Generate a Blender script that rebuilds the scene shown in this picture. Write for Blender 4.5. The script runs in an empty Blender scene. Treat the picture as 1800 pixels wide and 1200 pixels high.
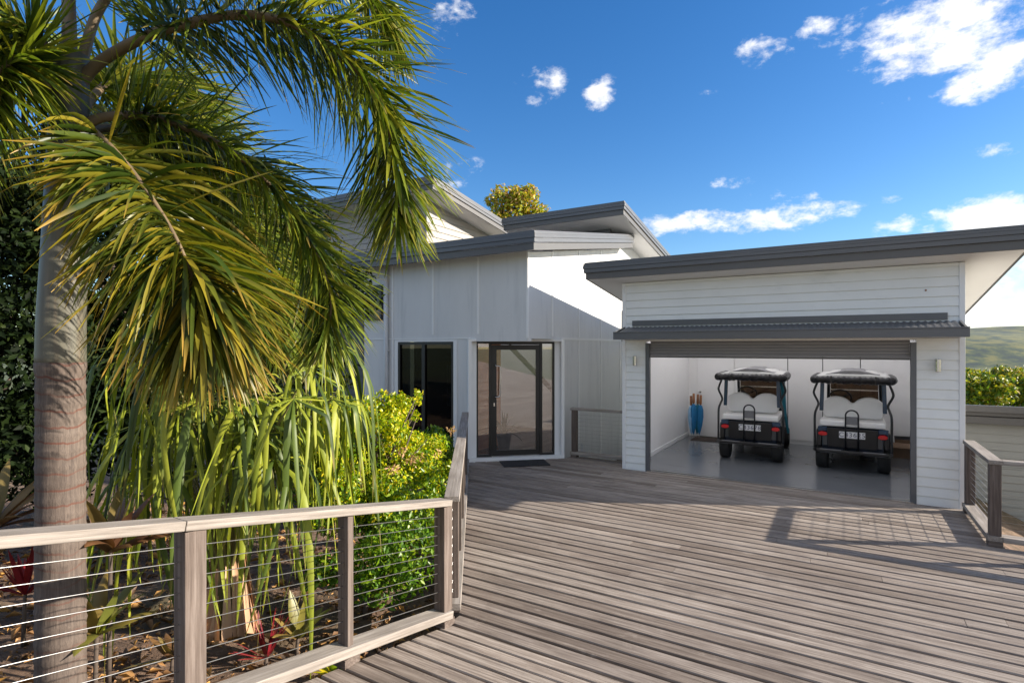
import bpy, math, random
import numpy as np
from mathutils import Vector, Matrix, Quaternion
random.seed(7); rng = np.random.default_rng(7)
S = bpy.context.scene; C = S.collection; R = math.radians

# ------------------------------------------------------------------ camera
EYE = 2.1; FPX = 959.0; HOR = 610.0
cam = bpy.data.cameras.new('camera'); co = bpy.data.objects.new('camera', cam); C.objects.link(co)
cam.sensor_width = 36; cam.lens = FPX/1800*36; cam.shift_y = (HOR-600)/1800
cam.clip_start = .05; cam.clip_end = 6000
co.location = (0, 0, EYE); co.rotation_euler = (R(90), 0, R(31.35)); S.camera = co
CS, SN = math.cos(R(31.35)), math.sin(R(31.35))
def P(px, py, t):                      # a point of the place, read off the photograph at a given distance
    a = (px-900)/FPX
    return Vector(((a*CS-SN)*t, (a*SN+CS)*t, EYE+(HOR-py)/FPX*t))

# ------------------------------------------------------------------ light and sky
SUN = Vector((2.25, 1.18, 1.0)).normalized()
el = math.asin(SUN.z); rot = math.atan2(SUN.x, SUN.y)
sl = bpy.data.lights.new('sun', 'SUN'); sl.energy = 5.0; sl.angle = R(.5); sl.color = (1, .89, .75)
so = bpy.data.objects.new('sun', sl); C.objects.link(so)
so.rotation_euler = SUN.to_track_quat('Z', 'Y').to_euler(); so.location = (20, 10, 12)
S.view_settings.view_transform = 'Standard'; S.view_settings.look = 'None'
S.view_settings.gamma = 1; S.view_settings.exposure = 1.15
S.cycles.max_bounces = 10; S.cycles.transparent_max_bounces = 16; S.cycles.sample_clamp_indirect = 6
w = bpy.data.worlds.new('World'); S.world = w; w.use_nodes = True
nt = w.node_tree; N = nt.nodes; L = nt.links
def wn(t, **k):
    n = N.new(t)
    for a, b in k.items(): setattr(n, a, b)
    return n
def wm(op, a, b=None, c=None, clamp=False):
    n = wn('ShaderNodeMath', operation=op, use_clamp=clamp)
    for i, x in enumerate((a, b, c)):
        if x is None: continue
        if isinstance(x, (int, float)): n.inputs[i].default_value = x
        else: L.new(x, n.inputs[i])
    return n.outputs[0]
sky = wn('ShaderNodeTexSky', sky_type='NISHITA', sun_disc=False, sun_elevation=el, sun_rotation=rot,
         air_density=1.0, dust_density=.35, ozone_density=3.0)
hsv = wn('ShaderNodeHueSaturation'); hsv.inputs['Saturation'].default_value = 1.30; hsv.inputs['Value'].default_value = .70; hsv.inputs['Hue'].default_value = .507
L.new(sky.outputs[0], hsv.inputs['Color'])
tc = wn('ShaderNodeTexCoord'); sp = wn('ShaderNodeSeparateXYZ'); L.new(tc.outputs['Generated'], sp.inputs[0])
az = wm('ARCTAN2', sp.outputs[0], sp.outputs[1]); elv = wm('ARCSINE', sp.outputs[2])
def sky_dir(px, py):
    d = P(px, py, 1)-Vector((0, 0, EYE)); return math.atan2(d.x, d.y), math.atan2(d.z, math.hypot(d.x, d.y))
cl = [(1655, 62, .135, .074, 1.1), (1765, 112, .10, .05, .85), (1560, 95, .08, .025, .5), (1350, 82, .065, .030, .62), (1450, 52, .075, .026, .60),
      (1052, 158, .042, .036, .95), (955, 150, .075, .036, .62), (1300, 388, .19, .030, 1.0), (1220, 388, .11, .026, .85), (1390, 345, .10, .018, .45), (1290, 318, .05, .014, .35),
      (1735, 392, .16, .042, 1.0), (1790, 540, .22, .11, .95), (1590, 350, .05, .012, .35), (1750, 262, .035, .016, .4), (1250, 158, .025, .012, .4),
      (800, 30, .05, .045, .45), (805, 300, .06, .035, .42), (1615, 165, .06, .02, .35)]
acc = None
for px, py, wa, we, amp in cl:
    a0, e0 = sky_dir(px, py)
    da = wm('DIVIDE', wm('SUBTRACT', az, a0), wa); de = wm('DIVIDE', wm('SUBTRACT', elv, e0), we)
    m = wm('MULTIPLY', wm('SUBTRACT', 1.0, wm('ADD', wm('MULTIPLY', da, da), wm('MULTIPLY', de, de)), clamp=True), amp)
    acc = m if acc is None else wm('MAXIMUM', acc, m)
mp = wn('ShaderNodeMapping'); mp.inputs['Scale'].default_value = (1, 1, 1.7); L.new(tc.outputs['Generated'], mp.inputs[0])
nz = wn('ShaderNodeTexNoise'); nz.inputs['Scale'].default_value = 19; nz.inputs['Detail'].default_value = 7
nz.inputs['Roughness'].default_value = .62; nz.inputs['Distortion'].default_value = .12; L.new(mp.outputs[0], nz.inputs['Vector'])
dens = wm('ADD', wm('MULTIPLY', acc, .85), wm('MULTIPLY', wm('SUBTRACT', nz.outputs[0], .5), 2.5))
mr = wn('ShaderNodeMapRange', interpolation_type='SMOOTHSTEP'); L.new(dens, mr.inputs[0])
mr.inputs[1].default_value = .26; mr.inputs[2].default_value = .95
cov = wm('MULTIPLY', mr.outputs[0], wm('GREATER_THAN', acc, .001)); cov = wm('MULTIPLY', cov, wm('MINIMUM', wm('MULTIPLY', acc, 6), 1.0))
nz2 = wn('ShaderNodeTexNoise'); nz2.inputs['Scale'].default_value = 9; nz2.inputs['Detail'].default_value = 5; L.new(mp.outputs[0], nz2.inputs['Vector'])
cr = wn('ShaderNodeMix', data_type='RGBA'); L.new(nz2.outputs[0], cr.inputs[0])
cr.inputs[6].default_value = (3.2, 3.3, 3.6, 1); cr.inputs[7].default_value = (5.2, 5.1, 4.9, 1)
mx = wn('ShaderNodeMix', data_type='RGBA'); L.new(cov, mx.inputs[0]); L.new(hsv.outputs[0], mx.inputs[6]); L.new(cr.outputs[2], mx.inputs[7])
# unseen broken cloud, added behind the camera as white fill for shaded walls
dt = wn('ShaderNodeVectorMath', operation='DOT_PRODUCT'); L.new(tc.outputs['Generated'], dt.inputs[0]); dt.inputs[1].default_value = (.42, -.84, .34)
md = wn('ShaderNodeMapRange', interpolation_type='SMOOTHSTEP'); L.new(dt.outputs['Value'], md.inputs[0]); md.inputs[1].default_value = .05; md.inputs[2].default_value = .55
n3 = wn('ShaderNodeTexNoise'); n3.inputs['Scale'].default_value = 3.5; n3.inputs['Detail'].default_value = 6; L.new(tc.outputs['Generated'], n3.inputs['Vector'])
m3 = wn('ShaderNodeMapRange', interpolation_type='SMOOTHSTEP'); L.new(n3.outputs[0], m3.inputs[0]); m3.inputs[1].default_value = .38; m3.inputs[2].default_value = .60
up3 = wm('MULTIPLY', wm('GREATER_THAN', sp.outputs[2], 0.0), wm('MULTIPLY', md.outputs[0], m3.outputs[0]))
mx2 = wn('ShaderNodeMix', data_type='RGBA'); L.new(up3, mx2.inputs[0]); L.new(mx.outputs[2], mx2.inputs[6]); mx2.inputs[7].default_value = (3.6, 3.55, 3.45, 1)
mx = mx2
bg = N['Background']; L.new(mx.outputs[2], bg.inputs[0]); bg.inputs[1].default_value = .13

# ------------------------------------------------------------------ materials
def mat(name):
    m = bpy.data.materials.new(name); m.use_nodes = True
    return m, m.node_tree, m.node_tree.nodes['Principled BSDF']
def nd(t, typ, **k):
    n = t.nodes.new(typ)
    for a, b in k.items(): setattr(n, a, b)
    return n
def ramp(t, fac, cols):
    n = nd(t, 'ShaderNodeValToRGB'); e = n.color_ramp.elements
    while len(e) < len(cols): e.new(.5)
    for i, (p, c) in enumerate(cols): e[i].position = p; e[i].color = (*c, 1)
    t.links.new(fac, n.inputs[0]); return n.outputs[0]
def noise(t, vec, scale, detail=4, rough=.55):
    n = nd(t, 'ShaderNodeTexNoise'); n.inputs['Scale'].default_value = scale; n.inputs['Detail'].default_value = detail
    n.inputs['Roughness'].default_value = rough
    if vec is not None: t.links.new(vec, n.inputs['Vector'])
    return n.outputs[0]
def coords(t, scale=(1, 1, 1), island=False):
    c = nd(t, 'ShaderNodeTexCoord'); m = nd(t, 'ShaderNodeMapping'); m.inputs['Scale'].default_value = scale
    t.links.new(c.outputs['Object'], m.inputs[0])
    if not island: return m.outputs[0]
    g = nd(t, 'ShaderNodeNewGeometry'); k = nd(t, 'ShaderNodeVectorMath', operation='SCALE')
    k.inputs[0].default_value = (37, 91, 53); t.links.new(g.outputs['Random Per Island'], k.inputs['Scale'])
    a = nd(t, 'ShaderNodeVectorMath', operation='ADD'); t.links.new(m.outputs[0], a.inputs[0]); t.links.new(k.outputs[0], a.inputs[1])
    return a.outputs[0]
def mixc(t, f, a, b, blend='MIX'):
    n = nd(t, 'ShaderNodeMix', data_type='RGBA', blend_type=blend)
    for s, x in ((0, f), (6, a), (7, b)):
        if isinstance(x, (int, float)): n.inputs[s].default_value = x
        elif isinstance(x, tuple): n.inputs[s].default_value = (*x, 1)
        else: t.links.new(x, n.inputs[s])
    return n.outputs[2]
def bump(t, b, h, strength=.3, dist=.01):
    n = nd(t, 'ShaderNodeBump'); n.inputs['Strength'].default_value = strength; n.inputs['Distance'].default_value = dist
    t.links.new(h, n.inputs['Height']); t.links.new(n.outputs[0], b.inputs['Normal'])
def paint(name, c, rough=.5, var=.10, scale=3.0, metal=0, dirt=None, stretch=(1, 1, 1), bmp=0):
    m, t, b = mat(name)
    v = coords(t, stretch); f = noise(t, v, scale, 6, .6)
    lo = tuple(x*(1-var) for x in c); hi = tuple(min(1, x*(1+var)) for x in c)
    col = ramp(t, f, [(.3, lo), (.7, hi)])
    if dirt:
        f2 = noise(t, coords(t, dirt[1]), dirt[2], 7, .65)
        fac = ramp(t, f2, [(dirt[3], (0, 0, 0)), (dirt[4], (1, 1, 1))]); col = mixc(t, fac, col, dirt[0])
    t.links.new(col, b.inputs['Base Color']); b.inputs['Roughness'].default_value = rough; b.inputs['Metallic'].default_value = metal
    if bmp: bump(t, b, noise(t, v, scale*18, 3), bmp, .004)
    return m
def wood(name, cols, island=False, bright=1.0):
    m, t, b = mat(name)
    v = coords(t, (1.3, 34, 34), island); g = noise(t, v, 1.6, 8, .68)
    col = ramp(t, g, [(.25, cols[0]), (.48, cols[1]), (.72, cols[2])])
    big = noise(t, coords(t, (1.5, 5, 5), island), 1.0, 4)
    col = mixc(t, .55, col, ramp(t, big, [(.3, (.62, .58, .55)), (.7, (1.15, 1.14, 1.12))]), 'MULTIPLY')
    if island:
        gm = nd(t, 'ShaderNodeNewGeometry')
        col = mixc(t, .9, col, ramp(t, gm.outputs['Random Per Island'], [(0, (.66, .61, .57)), (.35, (.94, .90, .87)), (.7, (1.06, 1.05, 1.04)), (1, (1.22, 1.20, 1.18))]), 'MULTIPLY')
        # knots, pale scuffs and dark damp stains of their own shape
        sc = noise(t, coords(t, (1.2, 2.2, 1)), 2.3, 7, .7)
        col = mixc(t, ramp(t, sc, [(.60, (0, 0, 0)), (.80, (.75, .75, .75))]), col, (.42, .37, .32))
        st = noise(t, coords(t, (.7, 1.0, 1)), 1.7, 6, .65)
        col = mixc(t, ramp(t, st, [(.56, (0, 0, 0)), (.75, (.65, .65, .65))]), col, (.085, .062, .05))
    t.links.new(col, b.inputs['Base Color']); b.inputs['Roughness'].default_value = .78
    crack = noise(t, coords(t, (.7, 90, 90), island), 1.5, 4, .7)
    bump(t, b, crack, .45, .006)
    return m
def leafmat(name, cols, trans=.35, rough=.42, tip=None, spec=.5):
    m, t, b = mat(name)
    g = nd(t, 'ShaderNodeNewGeometry')
    n = len(cols); col = ramp(t, g.outputs['Random Per Island'], [(i/(n-1), c) for i, c in enumerate(cols)])
    v = noise(t, coords(t, (1, 1, 1)), 6, 4); col = mixc(t, .5, col, ramp(t, v, [(.3, (.7, .7, .7)), (.7, (1.25, 1.2, 1.1))]), 'MULTIPLY')
    if tip:
        a = nd(t, 'ShaderNodeAttribute', attribute_name='along')
        nn = nd(t, 'ShaderNodeMath', operation='MULTIPLY_ADD'); t.links.new(g.outputs['Random Per Island'], nn.inputs[0])
        nn.inputs[1].default_value = -.45; t.links.new(a.outputs['Fac'], nn.inputs[2])
        col = mixc(t, ramp(t, nn.outputs[0], [(tip[1], (0, 0, 0)), (tip[2], (1, 1, 1))]), col, tip[0])
    t.links.new(col, b.inputs['Base Color']); b.inputs['Roughness'].default_value = rough
    b.inputs['Specular IOR Level'].default_value = spec
    tr = nd(t, 'ShaderNodeBsdfTranslucent'); tcol = mixc(t, .6, col, (1.3, 1.25, .35), 'MULTIPLY'); t.links.new(tcol, tr.inputs[0])
    ms = nd(t, 'ShaderNodeMixShader'); ms.inputs[0].default_value = trans
    t.links.new(b.outputs[0], ms.inputs[1]); t.links.new(tr.outputs[0], ms.inputs[2])
    t.links.new(ms.outputs[0], t.nodes['Material Output'].inputs[0])
    return m
def glass(name, tint, refl=1.0, ior=1.55):
    m, t, b = mat(name); t.nodes.remove(b)
    tr = nd(t, 'ShaderNodeBsdfTransparent'); tr.inputs[0].default_value = (*tint, 1)
    gl = nd(t, 'ShaderNodeBsdfGlossy'); gl.inputs['Roughness'].default_value = 0.0; gl.inputs[0].default_value = (refl, refl, refl, 1)
    fr = nd(t, 'ShaderNodeFresnel'); fr.inputs[0].default_value = ior
    ms = nd(t, 'ShaderNodeMixShader'); t.links.new(fr.outputs[0], ms.inputs[0])
    t.links.new(tr.outputs[0], ms.inputs[1]); t.links.new(gl.outputs[0], ms.inputs[2])
    t.links.new(ms.outputs[0], t.nodes['Material Output'].inputs[0]); return m
M = {}
M['deck'] = wood('weathered_deck_timber', ((.078, .062, .052), (.225, .192, .166), (.40, .362, .325)), True)
M['rail'] = wood('weathered_rail_timber', ((.13, .112, .097), (.26, .232, .207), (.40, .37, .34)))
M['post'] = wood('brown_post_timber', ((.052, .038, .031), (.115, .088, .074), (.21, .175, .155)))
M['cable'] = paint('stainless_cable', (.42, .42, .42), .4, .05, 20, .9)
M['steel'] = paint('brushed_steel', (.62, .60, .57), .25, .05, 30, 1)
M['board'] = paint('white_weatherboard_paint', (.79, .805, .79), .55, .035, 2.0, 0, ((.62, .64, .63), (1.2, 3, 2.5), 1.6, .56, .85), (1, 1, 1))
M['sheet'] = paint('painted_fibre_cement', (.65, .66, .665), .55, .05, 1.5, 0, ((.50, .515, .53), (4, 4, .45), 1.3, .52, .80), (1, 1, .4))
M['trim'] = paint('white_trim_paint', (.78, .79, .79), .45, .03)
M['greywall'] = paint('grey_blue_wall_paint', (.40, .44, .47), .6, .06, 2)
M['taupe'] = paint('taupe_weatherboard_paint', (.33, .31, .285), .55, .05, 2)
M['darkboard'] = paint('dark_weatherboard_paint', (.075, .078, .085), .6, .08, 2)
M['soffit'] = paint('white_soffit_sheet', (.78, .78, .78), .6, .03, 1)
M['fascia'] = paint('grey_steel_fascia', (.115, .118, .125), .38, .05, 1.4, .15, ((.16, .16, .165), (.6, .6, 6), 3, .55, .8))
M['fascia_dark'] = paint('dark_grey_fascia', (.105, .102, .10), .42, .05, 1.4)
M['roofing'] = paint('grey_roof_sheet', (.17, .175, .18), .4, .05, 1)
M['awning'] = paint('grey_corrugated_steel', (.12, .125, .135), .4, .06, 3, .2)
M['frame'] = paint('dark_bronze_frame', (.009, .008, .0075), .42, .1)
M['glass'] = glass('clear_door_glass', (.95, .93, .90), 1.0, 2.3)
M['darkglass'] = glass('tinted_window_glass', (.28, .29, .30), .8, 1.4)
M['screen'] = glass('brown_windscreen', (.30, .24, .19), .9, 1.45)
M['inwall'] = paint('white_interior_paint', (.86, .86, .86), .5, .015)
M['cab'] = paint('white_gloss_laminate', (.87, .87, .875), .16, .01)
M['slab'] = paint('grey_painted_concrete', (.165, .175, .19), .2, .10, 1.2, 0, ((.11, .11, .115), (1, 2, 1), 1.5, .58, .76), (1, 1, 1))
M['shutter'] = paint('grey_roller_shutter', (.25, .25, .265), .45, .05, 3)
M['mat'] = paint('black_rubber_mat', (.02, .02, .022), .9, .3, 60, bmp=.5)
M['brownmat'] = paint('brown_coir_mat', (.055, .04, .033), .95, .3, 60, bmp=.5)
M['navy'] = paint('dark_navy_plastic', (.012, .017, .028), .25, .1)
M['black'] = paint('black_plastic', (.012, .012, .014), .35, .1)
M['tube'] = paint('black_powder_coat', (.011, .012, .015), .3, .1)
M['vinyl'] = paint('black_clear_vinyl_roll', (.004, .004, .007), .34, .1)
M['white_vinyl'] = paint('white_seat_vinyl', (.88, .87, .85), .4, .03, 4)
M['roofplastic'] = paint('white_roof_plastic', (.60, .60, .59), .4, .04, 3)
M['padgrey'] = paint('grey_step_pad', (.20, .20, .21), .6, .1, 30)
M['bluepanel'] = paint('blue_body_panel', (.02, .055, .11), .22, .05)
M['red'] = paint('red_lamp_lens', (.60, .012, .018), .12, .05)
M['plate'] = paint('white_number_plate', (.88, .87, .88), .4, .01)
M['ink'] = paint('plate_ink', (.16, .16, .22), .6, .02)
M['tyre'] = paint('tyre_rubber', (.013, .013, .013), .85, .2, 20)
M['card'] = paint('brown_cardboard', (.24, .155, .10), .8, .15, 4)
M['bluecloth'] = paint('blue_umbrella_cloth', (.01, .16, .36), .65, .15, 8)
M['tealcloth'] = paint('teal_umbrella_cloth', (.006, .14, .20), .65, .15, 8)
M['palecloth'] = paint('pale_blue_umbrella_cloth', (.30, .50, .70), .65, .15, 8)
M['handle'] = paint('varnished_wood_handle', (.26, .10, .03), .35, .15, 20)
M['cedar'] = wood('cedar_panel', ((.30, .085, .022), (.52, .18, .055), (.66, .28, .10)))
M['darkwood'] = paint('dark_stained_wood', (.045, .025, .016), .4, .15, 6)
M['floorwood'] = paint('interior_timber_floor', (.14, .085, .05), .25, .15, 4)
M['joint'] = paint('downpipe_paint', (.58, .60, .61), .45, .04)
M['pot'] = paint('dark_plant_pot', (.03, .03, .032), .5, .1)
def opal_mat():
    m, t, b = mat('added_opal_panel'); t.nodes.remove(b)
    a = nd(t, 'ShaderNodeBsdfTranslucent'); a.inputs[0].default_value = (.96, .96, .96, 1)
    t.links.new(a.outputs[0], t.nodes['Material Output'].inputs[0]); return m
M['opal'] = opal_mat()  # diffusing material of the added daylight panels
def bark_mat():
    m, t, b = mat('ringed_palm_bark')
    c = nd(t, 'ShaderNodeTexCoord'); s = nd(t, 'ShaderNodeSeparateXYZ'); t.links.new(c.outputs['Object'], s.inputs[0])
    n1 = noise(t, coords(t, (3, 3, .6)), 2.0, 3)
    z = nd(t, 'ShaderNodeMath', operation='MULTIPLY_ADD'); t.links.new(n1, z.inputs[0]); z.inputs[1].default_value = .13; t.links.new(s.outputs[2], z.inputs[2])
    d = nd(t, 'ShaderNodeMath', operation='DIVIDE'); t.links.new(z.outputs[0], d.inputs[0]); d.inputs[1].default_value = .083
    fl = nd(t, 'ShaderNodeMath', operation='FRACT'); t.links.new(d.outputs[0], fl.inputs[0])
    ring = ramp(t, fl.outputs[0], [(0, (.8, .8, .8)), (.08, (.7, .7, .7)), (.15, (0, 0, 0)), (.975, (0, 0, 0)), (1, (.8, .8, .8))])
    rv = noise(t, coords(t, (2.5, 2.5, 9)), 1.6, 3); ring = mixc(t, 1.0, ring, ramp(t, rv, [(.3, (.3, .3, .3)), (.55, (1.15, 1.15, 1.15))]), 'MULTIPLY')
    fib = noise(t, coords(t, (14, 14, 1.1)), 5, 6, .7)
    base = ramp(t, fib, [(.3, (.062, .047, .040)), (.7, (.165, .130, .108))])
    n3 = noise(t, coords(t, (1, 1, 1)), 5, 5); base = mixc(t, .6, base, ramp(t, n3, [(.35, (.7, .66, .64)), (.7, (1.1, 1.1, 1.1))]), 'MULTIPLY')
    zf = ramp(t, s.outputs[2], [(0, (1, 1, 1)), (1, (1, 1, 1))])
    col = mixc(t, ring, base, (.10, .033, .020))
    up = nd(t, 'ShaderNodeMapRange'); t.links.new(z.outputs[0], up.inputs[0]); up.inputs[1].default_value = .6; up.inputs[2].default_value = 1.5
    col2 = mixc(t, up.outputs[0], mixc(t, .62, col, base), col)
    t.links.new(col2, b.inputs['Base Color']); b.inputs['Roughness'].default_value = .8
    bump(t, b, fib, .35, .01); return m
M['bark'] = bark_mat()
M['shaft'] = paint('palm_crownshaft', (.10, .097, .074), .5, .2, 3, 0, ((.15, .12, .085), (12, 12, .6), 3, .5, .8), (10, 10, .5))
M['petiole'] = paint('palm_petiole', (.16, .15, .055), .5, .2, 6)
M['rachis'] = paint('palm_rachis', (.16, .115, .065), .5, .2, 6)
M['frond'] = leafmat('palm_leaflets', [(.030, .060, .008), (.070, .115, .012), (.13, .18, .018), (.21, .26, .022), (.28, .27, .03)], .42, .40, ((.38, .27, .07), .74, .97))
M['frond_old'] = leafmat('yellowing_palm_leaflets', [(.020, .042, .006), (.045, .08, .008), (.09, .12, .012), (.18, .18, .016), (.34, .27, .025)], .40, .42, ((.44, .27, .04), .60, .92))
M['fan'] = leafmat('fan_palm_leaf', [(.02, .045, .008), (.09, .14, .016), (.22, .28, .025), (.40, .42, .04), (.60, .50, .07)], .34, .5, ((.30, .22, .06), .72, .97))
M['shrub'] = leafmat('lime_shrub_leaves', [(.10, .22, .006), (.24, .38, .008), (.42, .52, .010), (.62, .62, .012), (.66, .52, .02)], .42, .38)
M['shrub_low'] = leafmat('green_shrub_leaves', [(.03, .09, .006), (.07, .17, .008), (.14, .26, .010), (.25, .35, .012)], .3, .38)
M['pink'] = leafmat('pink_new_growth', [(.52, .30, .16), (.60, .38, .24), (.46, .36, .10)], .35, .45)
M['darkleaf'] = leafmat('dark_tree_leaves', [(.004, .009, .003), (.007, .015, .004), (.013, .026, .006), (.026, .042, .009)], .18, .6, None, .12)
M['treeleaf'] = leafmat('flowering_tree_leaves', [(.16, .25, .012), (.32, .38, .014), (.48, .44, .02), (.55, .42, .05), (.52, .30, .16)], .35, .5)
M['valleyleaf'] = leafmat('valley_tree_leaves', [(.03, .075, .008), (.09, .17, .012), (.20, .29, .016), (.38, .40, .02), (.40, .26, .03)], .3, .5)
M['bronze'] = leafmat('bronze_cordyline_leaf', [(.10, .045, .025), (.16, .08, .04), (.20, .12, .045), (.20, .16, .05)], .25, .4)
M['cordgreen'] = leafmat('green_cordyline_leaf', [(.13, .15, .03), (.20, .19, .04), (.25, .17, .05)], .3, .4)
M['crimson'] = leafmat('crimson_cordyline_leaf', [(.16, .012, .02), (.26, .02, .03), (.20, .03, .03)], .25, .4)
M['sheath'] = leafmat('dry_leaf_sheath', [(.26, .13, .07), (.45, .26, .15), (.58, .40, .26)], .1, .6)
M['litterleaf'] = leafmat('dry_leaf_litter', [(.10, .055, .03), (.24, .13, .06), (.38, .21, .08), (.50, .27, .06)], .1, .6)
M['twig'] = paint('tree_bark', (.075, .055, .042), .85, .3, 8)
M['reflitter'] = M['litterleaf']
def ground_mat():
    m, t, b = mat('garden_soil')
    v = coords(t); f = noise(t, v, 6, 8, .7); col = ramp(t, f, [(.3, (.050, .033, .022)), (.52, (.16, .10, .066)), (.72, (.32, .215, .145))])
    g = noise(t, v, .6, 4); col = mixc(t, ramp(t, g, [(.55, (0, 0, 0)), (.66, (.6, .6, .6))]), col, (.05, .06, .018))
    ln = nd(t, 'ShaderNodeVectorMath', operation='LENGTH'); t.links.new(v, ln.inputs[0])
    mr_ = nd(t, 'ShaderNodeMapRange'); t.links.new(ln.outputs['Value'], mr_.inputs[0]); mr_.inputs[1].default_value = 11; mr_.inputs[2].default_value = 22
    col = mixc(t, mr_.outputs[0], col, ramp(t, noise(t, v, .08, 6), [(.35, (.045, .07, .025)), (.65, (.12, .135, .05))]))
    t.links.new(col, b.inputs['Base Color']); b.inputs['Roughness'].default_value = .95; bump(t, b, noise(t, v, 30, 6, .7), .9, .03); return m
M['ground'] = ground_mat()
def hill_mat():
    m, t, b = mat('grassy_hill')
    f = noise(t, coords(t, (1, 1, 2.5)), .035, 7, .66); col = ramp(t, f, [(.40, (.022, .045, .048)), (.5, (.060, .088, .050)), (.60, (.15, .15, .060))])
    t.links.new(col, b.inputs['Base Color']); b.inputs['Roughness'].default_value = 1; return m
M['hill'] = hill_mat()

# ------------------------------------------------------------------ mesh helpers
ORG = {}
def box_corners(x0, y0, z0, x1, y1, z1):
    return [(x0, y0, z0), (x1, y0, z0), (x1, y1, z0), (x0, y1, z0), (x0, y0, z1), (x1, y0, z1), (x1, y1, z1), (x0, y1, z1)]
class MB:
    def __init__(s): s.v = []; s.f = []; s.m = []; s.a = []
    def add(s, vs, fs, mi=0, al=None):
        o = len(s.v); s.v += [tuple(v) for v in vs]; s.f += [tuple(i+o for i in f) for f in fs]; s.m += [mi]*len(fs)
        s.a += list(al) if al is not None else [0]*len(vs); return s
    def hexa(s, c, mi=0):
        return s.add(c, [(3, 2, 1, 0), (4, 5, 6, 7), (0, 1, 5, 4), (1, 2, 6, 5), (2, 3, 7, 6), (3, 0, 4, 7)], mi)
    def box(s, x0, y0, z0, x1, y1, z1, mi=0): return s.hexa(box_corners(x0, y0, z0, x1, y1, z1), mi)
    def prism(s, poly, fn, d0, d1, mi=0):            # poly 2-D outline, fn(u, v, d) -> point
        n = len(poly); vs = [fn(u, v, d0) for u, v in poly]+[fn(u, v, d1) for u, v in poly]
        return s.add(vs, [tuple(range(n))[::-1], tuple(range(n, 2*n))]+[(i, (i+1) % n, (i+1) % n+n, i+n) for i in range(n)], mi)
    def tube(s, pts, r, n=8, mi=0, caps=True, al=None):
        pts = [Vector(p) for p in pts]; rs = r if isinstance(r, (list, tuple)) else [r]*len(pts)
        vs = []; prev = None
        for i, p in enumerate(pts):
            t = (pts[min(i+1, len(pts)-1)]-pts[max(i-1, 0)]).normalized()
            if prev is None: u = t.orthogonal().normalized()
            else: u = (prev-t*prev.dot(t)).normalized()
            prev = u; v = t.cross(u)
            for k in range(n):
                a = 2*math.pi*k/n; vs.append(p+(u*math.cos(a)+v*math.sin(a))*rs[i])
        fs = []
        for i in range(len(pts)-1):
            for k in range(n): fs.append((i*n+k, i*n+(k+1) % n, (i+1)*n+(k+1) % n, (i+1)*n+k))
        if caps: fs.append(tuple(range(n))[::-1]); fs.append(tuple(range((len(pts)-1)*n, len(pts)*n)))
        return s.add(vs, fs, mi)
    def lathe(s, prof, c=(0, 0, 0), n=24, mi=0, axis='Z'):
        vs = []
        for r, z in prof:
            for k in range(n):
                a = 2*math.pi*k/n; q = (r*math.cos(a), r*math.sin(a), z)
                if axis == 'X': q = (z, q[0], q[1])
                elif axis == 'Y': q = (q[0], z, q[1])
                vs.append((c[0]+q[0], c[1]+q[1], c[2]+q[2]))
        fs = [(i*n+k, i*n+(k+1) % n, (i+1)*n+(k+1) % n, (i+1)*n+k) for i in range(len(prof)-1) for k in range(n)]
        fs += [tuple(range(n))[::-1], tuple(range((len(prof)-1)*n, len(prof)*n))]
        return s.add(vs, fs, mi)
def link(name, me, parent=None, org=None):
    o = bpy.data.objects.new(name, me); C.objects.link(o)
    if parent is not None: o.parent = parent; ORG[o.name] = ORG[parent.name]
    else: ORG[o.name] = Vector(org or (0, 0, 0))
    return o
def build(name, mb, mats, parent=None, smooth=False, bevel=0, org=None, seg=2):
    mats = mats if isinstance(mats, (list, tuple)) else [mats]
    off = ORG[parent.name] if parent is not None else Vector(org or (0, 0, 0))
    me = bpy.data.meshes.new(name); me.from_pydata([tuple(Vector(v)-off) for v in mb.v], [], mb.f)
    for m in mats: me.materials.append(m)
    if len(mats) > 1: me.polygons.foreach_set('material_index', mb.m)
    if any(mb.a):
        at = me.attributes.new('along', 'FLOAT', 'POINT'); at.data.foreach_set('value', mb.a)
    if smooth: me.polygons.foreach_set('use_smooth', [True]*len(me.polygons))
    me.update()
    o = link(name, me, parent, off)
    if parent is None: o.location = off
    if bevel:
        b = o.modifiers.new('bevel', 'BEVEL'); b.width = bevel; b.segments = seg; b.limit_method = 'ANGLE'; b.angle_limit = R(40)
        b.harden_normals = False
    return o
def thing(name, label, cat, loc=(0, 0, 0), group=None):
    o = bpy.data.objects.new(name, None); C.objects.link(o); o.location = loc; o.empty_display_size = .2
    ORG[o.name] = Vector(loc); tag(o, label, cat, group); return o
def tag(o, label, cat, group=None, kind=None):
    if label: o['label'] = label
    if cat: o['category'] = cat
    if group: o['group'] = group
    if kind: o['kind'] = kind
    return o
def bar(name, p0, p1, wd, ht, parent, m, bev=.004, up=(0, 0, 1), mod=True):   # timber with its grain along its own X
    p0 = Vector(p0); p1 = Vector(p1); d = p1-p0; ln = d.length; x = d.normalized(); u = Vector(up)
    if abs(x.dot(u)) > .98: u = Vector((0, 1, 0))
    y = u.cross(x).normalized(); z = x.cross(y)
    mb = MB().box(0, -wd/2, -ht/2, ln, wd/2, ht/2)
    me = bpy.data.meshes.new(name); me.from_pydata(mb.v, [], mb.f); me.materials.append(m); me.update()
    o = link(name, me, parent)
    mtx = Matrix((x, y, z)).transposed().to_4x4(); mtx.translation = p0-ORG[parent.name]; o.matrix_basis = mtx
    if bev and mod:
        b = o.modifiers.new('bevel', 'BEVEL'); b.width = bev; b.segments = 2; b.limit_method = 'ANGLE'
    return o
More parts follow.
